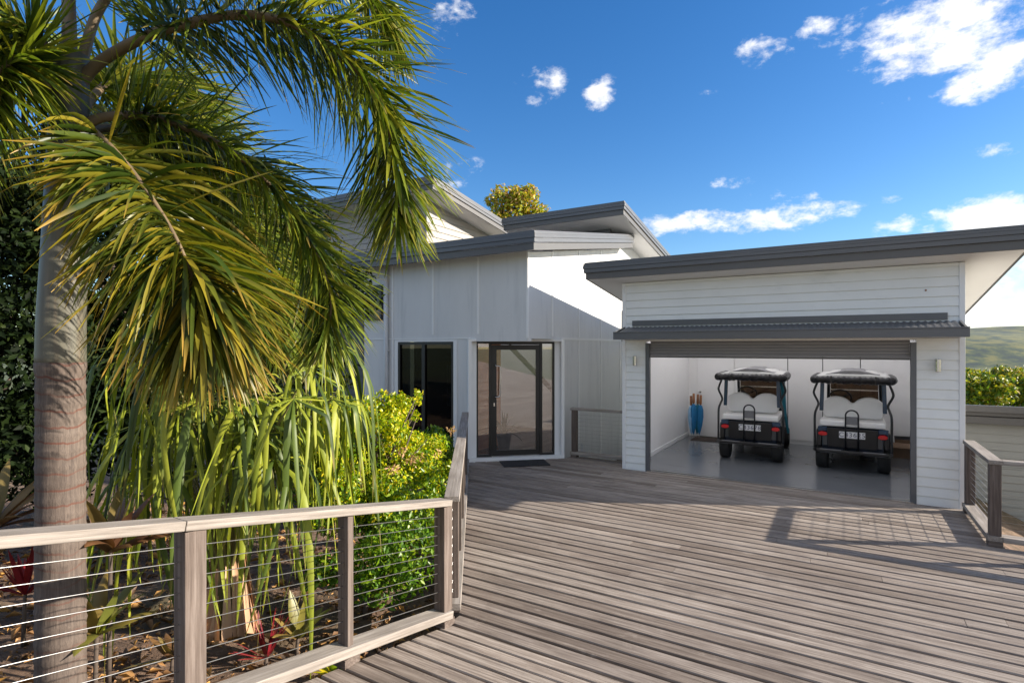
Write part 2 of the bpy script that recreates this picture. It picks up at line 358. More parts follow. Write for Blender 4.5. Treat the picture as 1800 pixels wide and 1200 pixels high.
def copy_tree(o, parent=None):
    c = o.copy(); C.objects.link(c)
    if parent is not None: c.parent = parent
    ORG[c.name] = ORG[o.name]
    for ch in list(o.children): copy_tree(ch, c)
    return c
def fastmesh(name, V, F, m, parent=None, along=None, smooth=True, org=None):   # V (n,3) array, F (k,4) array of quads
    off = ORG[parent.name] if parent is not None else Vector(org or (0, 0, 0))
    V = np.asarray(V, dtype=np.float32)-np.array(off, dtype=np.float32); F = np.asarray(F, dtype=np.int32)
    me = bpy.data.meshes.new(name); me.vertices.add(len(V)); me.vertices.foreach_set('co', V.ravel())
    k = F.shape[1]; me.loops.add(F.size); me.loops.foreach_set('vertex_index', F.ravel())
    me.polygons.add(len(F)); me.polygons.foreach_set('loop_start', np.arange(0, F.size, k, dtype=np.int32))
    if along is not None:
        at = me.attributes.new('along', 'FLOAT', 'POINT'); at.data.foreach_set('value', np.asarray(along, dtype=np.float32))
    me.materials.append(m); me.update(calc_edges=True)
    if smooth: me.polygons.foreach_set('use_smooth', np.ones(len(F), dtype=bool))
    me.validate()
    o = link(name, me, parent, off)
    if parent is None: o.location = off
    return o

# ------------------------------------------------------------------ ground, deck, hill
RS = .19; CR = 3.30                                    # ramp slope, and where the ramp meets the level deck
def ramp_z(y): return RS*max(0, CR-y)
def gz(x, y):
    z = -.26+.115*max(0, min(CR-y, 6))
    fx = -2.6 if y < CR else -2.6-.709*(y-CR)
    z -= .35*min(1, max(0, (x-fx+.05)/.35))
    if x < -5: z += .05*min(1, (-5-x)/4)
    if x > 1.5: z -= min(7, .42*(x-1.5))
    if y > 14: z -= min(6, .30*(y-14))
    r = math.hypot(x, y)
    if r > 60: z -= min(10, (r-60)*.02)
    return z
def build_ground():
    def axis():
        a = [i*.25 for i in range(-44, 45)]; v = 11.0; st = .4
        while v < 3500: v += st; st *= 1.22; a += [v, -v]
        return sorted(a)
    ax = axis(); n = len(ax)
    V = []
    for y in ax:
        for x in ax:
            j = .03*math.sin(5.1*x+2*math.sin(3*y))+.025*math.sin(7.3*y+1.7*x) if math.hypot(x, y) < 14 else 0
            V.append((x, y+3, gz(x, y+3)+j))
    F = [(j*n+i, j*n+i+1, (j+1)*n+i+1, (j+1)*n+i) for j in range(n-1) for i in range(n-1)]
    tag(fastmesh('ground', V, F, M['ground']), None, None, None, 'structure')
build_ground()

def build_hill():
    V = []; n, k = 120, 40
    for j in range(k):
        for i in range(n):
            u = i/(n-1); v = j/(k-1)
            a = .25+1.55*u; t = 650+700*v
            x = (a*CS-SN)*t; y = (a*SN+CS)*t
            hgt = math.sin(math.pi*min(1, v*.62+.02))*(52+9*math.sin(5*u+1)+6*math.sin(13*u+2.3)+2.5*math.sin(31*u))
            hgt += 3*math.sin(17*v+9*u)*v+2*math.sin(29*u+11*v)
            V.append((x, y, -34+18*min(1, v*7)+hgt))
    F = [(j*n+i, j*n+i+1, (j+1)*n+i+1, (j+1)*n+i) for j in range(k-1) for i in range(n-1)]
    tag(fastmesh('hill', V, F, M['hill']), None, None, None, 'structure')
build_hill()

def build_deck():
    mb = MB(); pitch = .152; gap = .021
    def board(x0, x1, y0, y1, zf, dz):
        if x1-x0 < .04: return
        c = .007
        prof = [(y0, -.032), (y1, -.032), (y1, -c), (y1-c, 0), (y0+c, 0), (y0, -c)]
        w0 = random.uniform(-.0012, .0012)
        n = len(prof); vs = []
        for x, k in ((x0, 0), (x1, w0)):
            for y, z in prof: vs.append((x, y, zf(y)+z+dz+k))
        mb.add(vs, [tuple(range(n)), tuple(range(n, 2*n))[::-1]]+[(i+n, (i+1) % n+n, (i+1) % n, i) for i in range(n)])
    row = 0; y = CR+.016
    while y < 9.62:
        y1 = min(y+pitch-gap, 9.66); ym = (y+y1)/2
        if y < 9.06 and y1 > 9.06: y1 = 9.064
        xl = -2.52-.709*(ym-CR)
        if ym > 8.0: xl = max(-5.86+(ym-8.1)*1.085-.12, -6.0)
        xr = 9.0 if ym < 7.58 else 1.44
        if ym > 9.07: xr = -3.30
        xs = [xl]; x = xl-random.uniform(0, 2.5)
        while x < xr:
            x += random.choice((3.6, 4.8, 5.4, 6.0))
            if xl+.3 < x < xr-.3: xs.append(x)
        xs.append(xr)
        for a, b in zip(xs[:-1], xs[1:]):
            board(a+.0015, b-.0015, y, y1, lambda q: 0, random.uniform(-.0015, .0015))
        y += pitch; row += 1
    y = CR-.014-pitch+gap
    while y > -5:
        y1 = y+pitch-gap; xl, xr = -2.55, 9.0
        xs = [xl]; x = xl-random.uniform(0, 2.5)
        while x < xr:
            x += random.choice((3.6, 4.8, 5.4, 6.0))
            if xl+.3 < x < xr-.3: xs.append(x)
        xs.append(xr)
        for a, b in zip(xs[:-1], xs[1:]): board(a+.0015, b-.0015, y, y1, ramp_z, random.uniform(-.0015, .0015))
        y -= pitch
    o = build('deck', mb, M['deck']); tag(o, None, None, None, 'structure')
    j = MB()
    x = -5.4
    while x < 9:
        yl = max(CR+.05, CR+(-2.62-x)/.709+.12) if x < -2.5 else CR+.05
        ye = 7.5 if x > 1.4 else (9.0 if x > -3.3 else 7.9)
        if ye-yl > .3: j.box(x, yl, -.14, x+.045, ye, -.036)
        x += .45
    tag(build('deck_joists', j, M['post']), None, None, None, 'structure')
build_deck()

# ------------------------------------------------------------------ balustrades
def balustrade(name, label, pts, posts, rail_h=.945, zf=None, small=(), rail_w=.12, out=0, bottom=True, split=None):
    """pts: the plan line; posts: list of (segment index, fraction, square?)"""
    zf = zf or (lambda x, y: 0)
    root = thing(name, label, 'fence', (pts[0][0], pts[0][1], zf(*pts[0])))
    top = rail_h
    for (a, b) in zip(pts[:-1], pts[1:]):
        A = Vector((a[0], a[1], zf(*a))); B = Vector((b[0], b[1], zf(*b))); d = (B-A); dh = Vector((d.x, d.y, 0)).normalized()
        ext = dh*(rail_w/2)
        slope = d.z/max(1e-6, Vector((d.x, d.y)).length)
        e3 = Vector((ext.x, ext.y, slope*rail_w/2))
        A2, B2 = A+e3*(1 if a is not pts[0] else -.6), B+e3*(1 if b is not pts[-1] else .2)
        if split and a is pts[0]:
            q = A+(B-A)*split
            bar('top_rail', A2+Vector((0, 0, top-.0225)), q+Vector((0, 0, top-.0225))-d.normalized()*.0015, rail_w, .045, root, M['rail'])
            bar('top_rail', q+Vector((0, 0, top-.0225))+d.normalized()*.0015, B2+Vector((0, 0, top-.0225)), rail_w, .045, root, M['rail'])
        else: bar('top_rail', A2+Vector((0, 0, top-.0225)), B2+Vector((0, 0, top-.0225)), rail_w, .045, root, M['rail'])
        if bottom: bar('bottom_rail', A2+Vector((0, 0, .085)), B2+Vector((0, 0, .085)), rail_w*1.15, .055, root, M['rail'])
        for k in range(10):
            h = Vector((0, 0, .185+k*.0705)); mb = MB().tube([A+h, B+h], .0021, 6)
            build('cable', mb, M['cable'], root, smooth=True)
    for si, fr, big in posts:
        a, b = Vector(pts[si]), Vector(pts[si+1]); q = a+(b-a)*fr; z = zf(*q)
        d = (b-a).normalized(); w_ = .098 if big else .045; dp = .098 if big else .088
        bar('post', (q.x, q.y, z+.1135), (q.x, q.y, z+top-.046), dp if big else dp, w_ if big else w_, root, M['post'], up=(d.x, d.y, 0))
        bl = MB().box(-.055, -.075, 0, .055, .075, .05)
        build('block', MB().hexa([Vector((q.x, q.y, z+.002))+Vector((d.x, d.y, 0))*sx*.06+Vector((-d.y, d.x, 0))*sy*.062+Vector((0, 0, zz)) for zz in (0, .054) for sx, sy in ((-1, -1), (1, -1), (1, 1), (-1, 1))]), M['post'], root, bevel=.003)
    return root
FX = -2.58
rz = lambda x, y: ramp_z(y)
balustrade('cable_balustrade', 'sloping timber and cable balustrade along the ramp in front of the palm trunk',
           [(FX, 3.24), (FX, -2.3)], [(0, .0, True), (0, .17, False), (0, .336, True), (0, .505, False), (0, .67, True), (0, .84, False), (0, .99, True)], .945, rz, split=.345)
balustrade('cable_balustrade', 'level timber balustrade running from the ramp corner to the front door',
           [(-2.62, 3.40), (-5.76, 7.86)], [(0, .02, True), (0, .2, False), (0, .39, True), (0, .59, False), (0, .79, True), (0, .985, False)], .945)
balustrade('cable_balustrade', 'short timber balustrade between the front door and the garage',
           [(-4.43, 9.52), (-3.33, 9.52)], [(0, .03, True), (0, .97, False)], .945)
balustrade('cable_balustrade', 'timber balustrade cornering beside the right side of the garage',
           [(1.36, 8.98), (1.36, 7.60), (8.9, 7.60)], [(0, .03, True), (1, 0, True)]+[(1, 1.2*k/7.54, k % 2 == 0) for k in range(1, 7)], .91)

# ------------------------------------------------------------------ cladding helpers
def weatherboards(mb, to, s0, s1, z0, z1, pitch=.13, mi=0, topf=None):
    """lapped boards on a plane: to(s, off, z) -> point; off grows outwards"""
    z = z0
    while z < z1-1e-4:
        zt = min(z+pitch, z1); k = (zt-z)/pitch; z_ = z; z = z+.013
        a, b = .022, .022-.014*k
        if z >= zt: break
        if topf is None:
            mb.add([to(s0, a, z), to(s1, a, z), to(s1, b, zt), to(s0, b, zt), to(s0, 0, z), to(s1, 0, z), to(s1, 0, zt), to(s0, 0, zt)],
                   [(0, 1, 2, 3), (5, 4, 7, 6), (4, 5, 1, 0), (3, 2, 6, 7), (4, 0, 3, 7), (1, 5, 6, 2)], mi)
        else:
            t0, t1 = topf(s0), topf(s1)
            if max(t0, t1) > z:
                sa, sb = s0, s1
                za, zb = min(zt, t0), min(zt, t1)
                if t0 <= z: sa = s0+(s1-s0)*(z+.001-t0)/(t1-t0); za = z+.001
                if t1 <= z: sb = s0+(s1-s0)*(z+.001-t0)/(t1-t0); zb = z+.001
                mb.add([to(sa, a, z), to(sb, a, z), to(sb, b, zb), to(sa, b, za), to(sa, 0, z), to(sb, 0, z), to(sb, 0, zb), to(sa, 0, za)],
                       [(0, 1, 2, 3), (5, 4, 7, 6), (4, 5, 1, 0), (3, 2, 6, 7), (4, 0, 3, 7), (1, 5, 6, 2)], mi)
        z = zt
    if topf is None: mb.add([to(s0, .004, z0), to(s1, .004, z0), to(s1, .004, z1), to(s0, .004, z1)], [(0, 1, 2, 3)], mi)
    else: mb.add([to(s0, .004, z0), to(s1, .004, z0), to(s1, .004, min(z1, topf(s1))), to(s0, .004, min(z1, topf(s0)))], [(0, 1, 2, 3)], mi)
def slab_roof(root, x0, x1, y0, y1, zt, slope, th=.29, right=True, left=True, hole=None):
    """skillion roof: zt top at the front edge y0, slope dz/dy; roof sheet, soffit and stepped fascia"""
    z = lambda y: zt+slope*(y-y0)
    up = .62*th                                         # the deep upper band; the lower band stands back
    cells = [(x0, x1, y0, y1)]
    if hole: hx0, hx1, hy0, hy1 = hole; cells = [(x0, x1, y0, hy0), (x0, hx0-.05, hy0, hy1), (hx1+.05, x1, hy0, hy1), (x0, x1, hy1, y1)]
    core = MB(); s = MB()
    for i, (p0, p1, q0, q1) in enumerate(cells):
        xa, xb, ya, yb = p0+.05, p1-.05, (q0+.05 if q0 == y0 else q0), q1
        for mb_, lo, hi in ((core, .05, .004), (s, th-.012, th-.03)):
            mb_.hexa([(xa, ya, z(ya)-lo), (xb, ya, z(ya)-lo), (xb, yb, z(yb)-lo), (xa, yb, z(yb)-lo), (xa, ya, z(ya)-hi), (xb, ya, z(ya)-hi), (xb, yb, z(yb)-hi), (xa, yb, z(yb)-hi)])
    rf = build('roof', core, M['roofing'], root)
    build('soffit', s, M['soffit'], rf)
    f = MB()
    steps = [(0, .028, .02), (.028, .062, .006), (.062, up*.62, .0), (up*.62, up, .012)]      # (from top, to, set-back)
    def ring(a, b, sb, mi):
        xa, xb, ya = x0+sb, x1-sb, y0+sb; tk = .035
        f.hexa([(xa, ya, z(y0)-b), (xb, ya, z(y0)-b), (xb, ya+tk, z(y0)-b), (xa, ya+tk, z(y0)-b), (xa, ya, z(y0)-a), (xb, ya, z(y0)-a), (xb, ya+tk, z(y0)-a), (xa, ya+tk, z(y0)-a)], mi)
        for on, p, q in ((right, xb-tk, xb), (left, xa, xa+tk)):
            if on: f.hexa([(p, ya+tk, z(y0)-b), (q, ya+tk, z(y0)-b), (q, y1, z(y1)-b), (p, y1, z(y1)-b), (p, ya+tk, z(y0)-a), (q, ya+tk, z(y0)-a), (q, y1, z(y1)-a), (p, y1, z(y1)-a)], mi)
    for a, b, sb in steps: ring(a, b-.0015, sb, 0)
    ring(up, th, .040, 1)
    build('fascia', f, [M['fascia'], M['fascia_dark']], rf, bevel=.003)
    return rf

# ------------------------------------------------------------------ garage
def build_garage():
    g = thing('garage', 'white weatherboard garage open to the deck with two golf carts inside', 'garage', (-.98, 9.13, 0))
    X0, X1, Y0, Y1 = -3.27, 1.31, 9.13, 13.35; OX0, OX1 = -2.86, .80; HT = 2.16
    front = lambda s, o, z: (s, Y0-o, z)
    mb = MB()
    weatherboards(mb, front, X0+.03, OX0-.03, -.03, 2.22); weatherboards(mb, front, OX1+.03, X1-.03, -.03, 2.22)
    weatherboards(mb, front, X0+.03, X1-.03, 2.24, 3.205)
    build('front_cladding', mb, M['board'], g)
    core = MB().box(X0+.02, Y0+.002, -.3, OX0-.03, Y0+.10, 2.2).box(OX1+.03, Y0+.002, -.3, X1-.02, Y0+.10, 2.2).box(X0+.02, Y0+.002, 2.2, X1-.02, Y0+.10, 3.19)
    build('front_wall', core, M['inwall'], g)
    tp = lambda y: 3.20-.14*(y-Y0)
    sd = MB(); weatherboards(sd, lambda s, o, z: (X1+o-.02, s, z), Y0, 15.9, -1.2, 3.2, topf=tp)  # unseen length behind the back wall added to keep sun off the house
    weatherboards(sd, lambda s, o, z: (X0-o+.02, s, z), Y0, 15.9, -1.2, 3.2, topf=tp)
    build('side_cladding', sd, M['board'], g)
    iw = MB().box(X0+.021, Y0+.101, -.3, X0+.11, Y1, 2.58).box(X1-.11, Y0+.101, -.3, X1-.021, Y1, 2.58).box(X0+.111, Y1-.1, -.3, X1-.111, Y1, 2.5)
    build('interior_wall', iw, M['inwall'], g)
    sk = MB().box(X0+.111, Y0+.102, .018, X0+.125, Y1-.12, .10)
    build('skirting', sk, M['trim'], g)
    build('floor', MB().box(X0+.112, Y0+.0, -.25, X1-.112, Y1-.102, .014).box(OX0-.02, Y0-.035, -.2, OX1+.02, Y0-.002, .010), M['slab'], g)
    build('threshold', MB().box(OX0+.004, Y0-.062, -.03, OX1-.004, Y0-.038, .016).box(OX0+.004, Y0+.02, .015, OX1-.004, Y0+.035, .022), M['steel'], g)
    ct = MB()
    for x in (X0, X1): ct.box(x-.030, Y0-.030, -.06, x+.030, Y0+.03, 3.20)
    build('corner_trim', ct, M['trim'], g, bevel=.003)
    for x in (OX0, OX1):
        s = 1 if x == OX0 else -1
        build('door_track', MB().box(min(x-s*.03, x+s*.035), Y0-.028, -.02, max(x-s*.03, x+s*.035), Y0+.06, 2.165), M['awning'], g, bevel=.003)
    # roller shutter, part lowered
    rd = MB(); z = 1.955; prof = []
    k = 0
    while z < 2.20:
        for dz, dy in ((0, 0), (.008, -.010), (.030, -.012), (.040, -.002)): prof.append((Y0+.055+dy, z+dz))
        z += .046
    prof2 = [(y+.012, zz) for y, zz in prof]
    n = len(prof); vs = [(OX0+.036, y, zz) for y, zz in prof]+[(OX1-.036, y, zz) for y, zz in prof]
    rd.add(vs, [(i, i+n, i+n+1, i+1) for i in range(n-1)])
    sh = build('roller_door', rd, M['shutter'], g)
    build('bottom_bar', MB().box(OX0+.038, Y0+.035, 1.925, OX1-.038, Y0+.072, 1.953), M['fascia_dark'], sh, bevel=.003)
    rg = slab_roof(g, -3.86, 1.93, 8.68, 16.3, 3.555, -.14, .29, hole=(-2.9, .95, 9.7, 12.9))  # unseen rear extension blocks sun from the house wall; hole added for daylight
    zt_ = lambda y: 3.555-.14*(y-8.68)-.004
    build('added_light_panel', MB().hexa([(x, y, zt_(y)+k) for k in (0, .004) for x, y in ((-3.0, 9.65), (1.05, 9.65), (1.05, 12.95), (-3.0, 12.95))]), M['opal'], rg)  # unseen translucent panel added to brighten the garage interior
    # awning
    aw = thing_part('awning', g)
    ya, yb, za, zb = Y0-.022, 8.66, 2.445, 2.345; nw = 170
    vs = []
    for i in range(nw+1):
        x = -3.20+(1.24+3.20)*i/nw; dz = .009*math.sin(2*math.pi*(x+3.2)/.076)
        vs += [(x, yb, zb+dz), (x, ya, za+dz), (x, yb, zb+dz-.003), (x, ya, za+dz-.003)]
    a = MB().add(vs, [(4*i, 4*i+4, 4*i+5, 4*i+1) for i in range(nw)]+[(4*i+2, 4*i+3, 4*i+7, 4*i+6) for i in range(nw)])
    build('awning_sheet', a, M['awning'], aw, smooth=True)
    build('awning_flashing', MB().box(-3.12, ya-.012, 2.462, 1.16, ya+.002, 2.555), M['fascia'], aw, bevel=.002)
    gt = MB().box(-3.27, yb-.075, 2.225, 1.31, yb-.065, 2.335).box(-3.27, yb-.0649, 2.225, 1.31, yb+.02, 2.235).box(-3.27, yb-.083, 2.3355, 1.31, yb-.062, 2.352)
    build('awning_gutter', gt, M['fascia'], aw, bevel=.003)
    en = MB()
    for x in (-3.255, 1.285): en.prism([(yb-.06, 2.24), (Y0-.03, 2.24), (Y0-.03, 2.45), (yb-.06, 2.345)], lambda u, v, d: (d, u, v), x-.012, x+.012)
    build('awning_end', en, M['fascia'], aw)
    build('awning_lining', MB().box(-3.24, yb+.021, 2.226, 1.27, Y0-.03, 2.236), M['soffit'], aw)
    for x, z in ((-3.06, 1.87), (1.05, 1.86)):
        l = build('wall_lamp', MB().lathe([(.028, z-.085), (.033, z-.08), (.033, z+.08), (.028, z+.085)], (x, Y0-.085, 0), 20), M['steel'], g, smooth=False, bevel=.002)
        build('lamp_bracket', MB().box(x-.022, Y0-.055, z-.035, x+.022, Y0-.018, z+.035), M['steel'], l, bevel=.003)
    for y in (2.86,): build('nail_cover', MB().lathe([(.012, -.004), (.012, .004)], (.93, Y0-.02, y), 10, axis='Y'), M['handle'], g)
    build('drain_box', MB().box(-3.40, 9.33, 2.20, -3.31, 9.45, 2.75), M['fascia_dark'], g, bevel=.004)
    # back wall joinery
    yb_ = Y1-.10
    d = build('inner_door', MB().box(-2.955, yb_-.022, .03, -2.145, yb_-.002, 2.08), M['cab'], g, bevel=.002)
    build('door_knob', MB().lathe([(.012, 0), (.012, -.03), (.028, -.035), (.030, -.055), (.020, -.066)], (-2.88, yb_-.023, 1.06), 16, axis='Y'), M['steel'], d, smooth=True)
    for x0, x1, z0 in ((-2.125, -1.058, .10), (-1.042, -.398, .10), (-.382, .272, .10), (.288, 1.19, .34)):
        build('cupboard_door', MB().box(x0, yb_-.022, z0, x1, yb_-.002, 2.40), M['cab'], g, bevel=.002)
    build('cupboard_carcass', MB().box(-2.13, yb_-.0019, .10, 1.195, yb_-.0005, 2.40), M['darkboard'], g)
    build('power_point', MB().box(-2.05, yb_-.030, 1.15, -1.94, yb_-.0221, 1.22), M['trim'], g, bevel=.004)
    build('plinth', MB().box(-2.12, yb_-.008, .0145, .275, yb_-.001, .098), M['trim'], g)
def thing_part(name, root):
    o = bpy.data.objects.new(name, None); C.objects.link(o); o.parent = root; ORG[o.name] = ORG[root.name]; o.empty_display_size = .1; return o
build_garage()

# ------------------------------------------------------------------ house
def build_house():
    h = thing('house', 'white and grey house with skillion roofs and a glazed front door', 'house', (-6.5, 8.2, 0))
    XB, YA = -4.68, 8.20; D0, D1 = -7.68, -6.28
    top = lambda y: 3.70+.16*(y-7.8)
    wa = MB().box(-8.64, YA, -.9, D0-.02, YA+.14, 2.205).box(D1+.02, YA, -.9, -5.90, YA+.14, 2.205).box(-8.64, YA, 2.205, XB, YA+.14, 3.76)
    build('front_wall', wa, M['sheet'], h)
    wb = MB().hexa([(XB-.14, YA+.141, 2.25), (XB, YA+.141, 2.25), (XB, 15.5, 2.25), (XB-.14, 15.5, 2.25), (XB-.14, YA+.141, top(YA)), (XB, YA+.141, top(YA)), (XB, 15.5, 4.95), (XB-.14, 15.5, 4.95)])
    wb.box(XB-.14, 9.36, -1.5, XB-.004, 15.5, 2.245)
    build('side_wall', wb, M['sheet'], h)
    build('entry_soffit', MB().add([(-5.95, YA+.004, 2.251), (XB-.004, YA+.004, 2.251), (XB-.004, 9.50, 2.251), (-5.95, YA+.004, 2.262), (XB-.004, YA+.004, 2.262), (XB-.004, 9.5, 2.262)], [(2, 1, 0), (3, 4, 5), (0, 1, 4, 3), (1, 2, 5, 4), (2, 0, 3, 5)]), M['soffit'], h)
    st = MB()
    for x in (-5.72, -6.78, -7.83): st.box(x-.022, YA-.010, 2.34 if x > -7.7 else -.5, x+.022, YA-.0005, 3.74)
    for y in (9.14, 10.33, 11.53, 12.76, 13.95):
        st.box(XB+.0005, y-.022, 2.30, XB+.010, y+.022, top(min(y, 12.3))-.02)
        if y > 9.5: st.box(XB-.0035, y-.022, -1.4, XB+.008, y+.022, 2.24)
    st.box(XB-.003, 9.50, 2.245, XB+.014, 15.4, 2.285)
    st.box(-8.64, YA-.011, 2.255, -5.9, YA-.0006, 2.275)
    st.box(XB-.020, YA-.012, 2.255, XB+.012, YA+.03, 3.74)
    build('cover_strip', st, M['trim'], h)
    # lower roof: gutter at the front, rising to the back
    rl = slab_roof(h, -8.95, -4.315, 7.80, 12.75, 4.02, .16, .32, hole=(-8.2, -5.0, 9.3, 12.0))
    zl = lambda y: 4.02+.16*(y-7.8)-.004
    build('added_light_panel', MB().hexa([(x, y, zl(y)+k) for k in (0, .004) for x, y in ((-8.3, 9.25), (-4.9, 9.25), (-4.9, 12.05), (-8.3, 12.05))]), M['opal'], rl)  # unseen translucent panel added to brighten the entrance hall
    slab_roof(h, -7.30, -4.10, 11.47, 16.2, 5.31, -.175, .30)
    slab_roof(h, -14.5, -8.02, 9.70, 15.0, 6.04, -.143, .31)
    cw = MB().box(-8.6, 12.2, 4.0, XB-.05, 12.3, 4.95); build('clerestory_wall', cw, M['darkboard'], h)
    # upper storey block at the left
    t3 = lambda y: 5.735-.143*(y-9.7)
    c = MB(); weatherboards(c, lambda s, o, z: (-8.63+o, s, z), 10.2, 15.0, 3.4, 5.70, .155, topf=t3)
    build('upper_side_cladding', c, M['taupe'], h)
    c = MB(); weatherboards(c, lambda s, o, z: (s, 10.2-o, z), -14.2, -10.42, 3.4, 5.66, .155); weatherboards(c, lambda s, o, z: (s, 10.2-o, z), -9.68, -8.63, 3.4, 5.66, .155)
    weatherboards(c, lambda s, o, z: (s, 10.2-o, z), -10.42, -9.68, 3.4, 4.55, .155); weatherboards(c, lambda s, o, z: (s, 10.2-o, z), -10.42, -9.68, 5.42, 5.66, .155)
    build('upper_front_cladding', c, M['taupe'], h)
    build('upper_corner_trim', MB().box(-8.655, 10.170, 3.4, -8.605, 10.215, 5.64), M['taupe'], h)
    def window(x0, x1, z0, z1, y, name='window', mull=None):
        f = MB().box(x0, y-.03, z0, x0+.05, y+.05, z1).box(x1-.05, y-.03, z0, x1, y+.05, z1).box(x0+.0501, y-.03, z0, x1-.0501, y+.05, z0+.05).box(x0+.0501, y-.03, z1-.05, x1-.0501, y+.05, z1)
        if mull: f.box(mull-.04, y-.029, z0+.0501, mull+.04, y+.049, z1-.0501)
        w_ = build(name, f, M['frame'], h)
        build('pane', MB().box(x0+.045, y+.004, z0+.045, x1-.045, y+.012, z1-.045), M['darkglass'], w_)
        return w_
    window(-10.40, -9.70, 4.57, 5.40, 10.2)
    window(-8.56, -8.10, 2.66, 3.38, YA-.02)
    build('window_backing', MB().box(-8.63, 8.36, 2.4, -8.0, 8.4, 3.6).box(-10.6, 10.5, 4.4, -9.5, 10.54, 5.6), M['darkboard'], h)
    lw = MB(); weatherboards(lw, lambda s, o, z: (s, 9.6-o, z), -14.2, -8.64, -.8, 3.9, .155)
    build('recessed_wall', lw, M['darkboard'], h)
    build('recess_return', MB().box(-8.66, 8.345, -.8, -8.62, 9.6, 3.8), M['greywall'], h)
    dp = MB().tube([(-7.97, YA-.05, 3.72), (-7.97, YA-.05, -.4)], .042, 14); build('downpipe', dp, M['joint'], h, smooth=True)
    build('pipe_clip', MB().box(-8.03, YA-.055, 2.02, -7.91, YA-.001, 2.05).box(-8.03, YA-.055, 3.2, -7.91, YA-.001, 3.23), M['joint'], h)
    build('hose_tap', MB().tube([(-4.55, 10.2, -.2), (-4.55, 10.2, .14)], .02, 8), M['joint'], h)
    # side glazed door
    tr = MB().box(D0-.08, YA-.014, -.1, D0-.001, YA-.001, 2.235).box(D1+.001, YA-.014, -.1, D1+.08, YA-.001, 2.235).box(D0, YA-.014, 2.205, D1, YA-.001, 2.24)
    build('door_surround', tr, M['trim'], h)
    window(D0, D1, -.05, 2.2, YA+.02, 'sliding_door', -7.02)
    # portal and front door, set across the corner
    PL, PR = Vector((-5.87, 8.10)), Vector((-4.525, 9.34)); e = (PR-PL).normalized(); W = (PR-PL).length; nn = Vector((-e.y, e.x))
    def pt(s, d, z): q = PL+e*s+nn*d; return (q.x, q.y, z)
    def pbox(mb, s0, s1, d0, d1, z0, z1, mi=0):
        return mb.hexa([pt(s0, d0, z0), pt(s1, d0, z0), pt(s1, d1, z0), pt(s0, d1, z0), pt(s0, d0, z1), pt(s1, d0, z1), pt(s1, d1, z1), pt(s0, d1, z1)], mi)
    a, b = .165, W-.165
    m = MB(); pbox(m, 0, .06, 0, .26, -.1, 2.25); pbox(m, W-.06, W, 0, .26, -.1, 2.25); pbox(m, .0601, W-.0601, 0, .26, 2.205, 2.2499); pbox(m, .0601, W-.0601, .0, .26, -.1, .055)
    pbox(m, .061, a, .10, .20, .056, 2.204); pbox(m, b, W-.061, .10, .20, .056, 2.204)
    build('door_portal', m, M['trim'], h, bevel=.003)
    s1, s2 = a+.285, b-.285
    fr = MB()
    for p, q in ((a+.001, a+.03), (s1-.045, s1+.0), (s2, s2+.045), (b-.03, b-.001)): pbox(fr, p, q, .11, .18, .056, 2.2035)
    for p, q in ((a+.0302, s1-.0452), (s2+.0452, b-.0302)): pbox(fr, p, q, .112, .178, .056, .10); pbox(fr, p, q, .112, .178, 2.165, 2.203)
    pbox(fr, s1+.0002, s2-.0002, .112, .178, 2.15, 2.203)
    build('door_frame', fr, M['frame'], h)
    sg = MB(); pbox(sg, a+.025, s1-.04, .141, .149, .09, 2.17); build('sidelight', sg, M['glass'], h)
    sg = MB(); pbox(sg, s2+.04, b-.025, .141, .149, .09, 2.17); build('sidelight', sg, M['glass'], h)
    dr = MB(); pbox(dr, s1+.006, s1+.095, .118, .168, .07, 2.142); pbox(dr, s2-.075, s2-.006, .118, .168, .07, 2.142)
    pbox(dr, s1+.0952, s2-.0752, .119, .167, .07, .17); pbox(dr, s1+.0952, s2-.0752, .119, .167, 2.05, 2.141)
    door = build('front_door', dr, M['frame'], h)
    g_ = MB(); pbox(g_, s1+.09, s2-.07, .141, .149, .16, 2.06); build('door_glass', g_, M['glass'], door)
    hs = s1+.14
    hd = MB().tube([pt(s1+.06, .118, 1.76), pt(s1+.06, .06, 1.76), pt(s1+.075, .045, 1.755), pt(s1+.13, .045, 1.75), pt(s1+.15, .045, 1.73), pt(s1+.15, .045, 1.20), pt(s1+.13, .045, 1.18), pt(s1+.075, .045, 1.175), pt(s1+.06, .06, 1.17), pt(s1+.06, .118, 1.17)], .013, 10)
    build('pull_handle', hd, M['steel'], door, smooth=True)
    lk = MB(); pbox(lk, s1+.035, s1+.06, .108, .118, 1.00, 1.06); build('door_lock', lk, M['steel'], door, bevel=.002)
    # entrance hall behind the glass, lit by the unseen roof panel added for daylight
    hp = [(-6.2, 8.37), (-5.97, 8.37), (-4.83, 9.42), (-4.83, 12.14), (-8.4, 12.14), (-8.4, 9.72), (-6.2, 9.72)]
    up_ = lambda u, v, d: (u, v, d)
    build('hall_floor', MB().prism(hp, up_, -.02, .05), M['floorwood'], h)
    build('hall_wall', MB().box(-8.4, 12.145, .0, -4.83, 12.19, 4.3).box(-8.45, 9.6, .0, -8.401, 12.14, 4.2).box(-4.829, 9.44, .051, -4.822, 12.14, 4.2), M['inwall'], h)
    build('cedar_panel', MB().box(-6.24, 8.36, .0, -6.20, 9.72, 2.9), M['cedar'], h)
    build('cedar_return', MB().box(-8.4, 9.68, .0, -6.241, 9.72, 3.4), M['inwall'], h)
    sr = MB().hexa([(-7.15, 11.6, 2.05), (-5.2, 11.6, .35), (-5.2, 11.66, .35), (-7.15, 11.66, 2.05), (-7.15, 11.6, 2.19), (-5.2, 11.6, .49), (-5.2, 11.66, .49), (-7.15, 11.66, 2.19)])
    build('stair_stringer', sr, M['darkwood'], h)
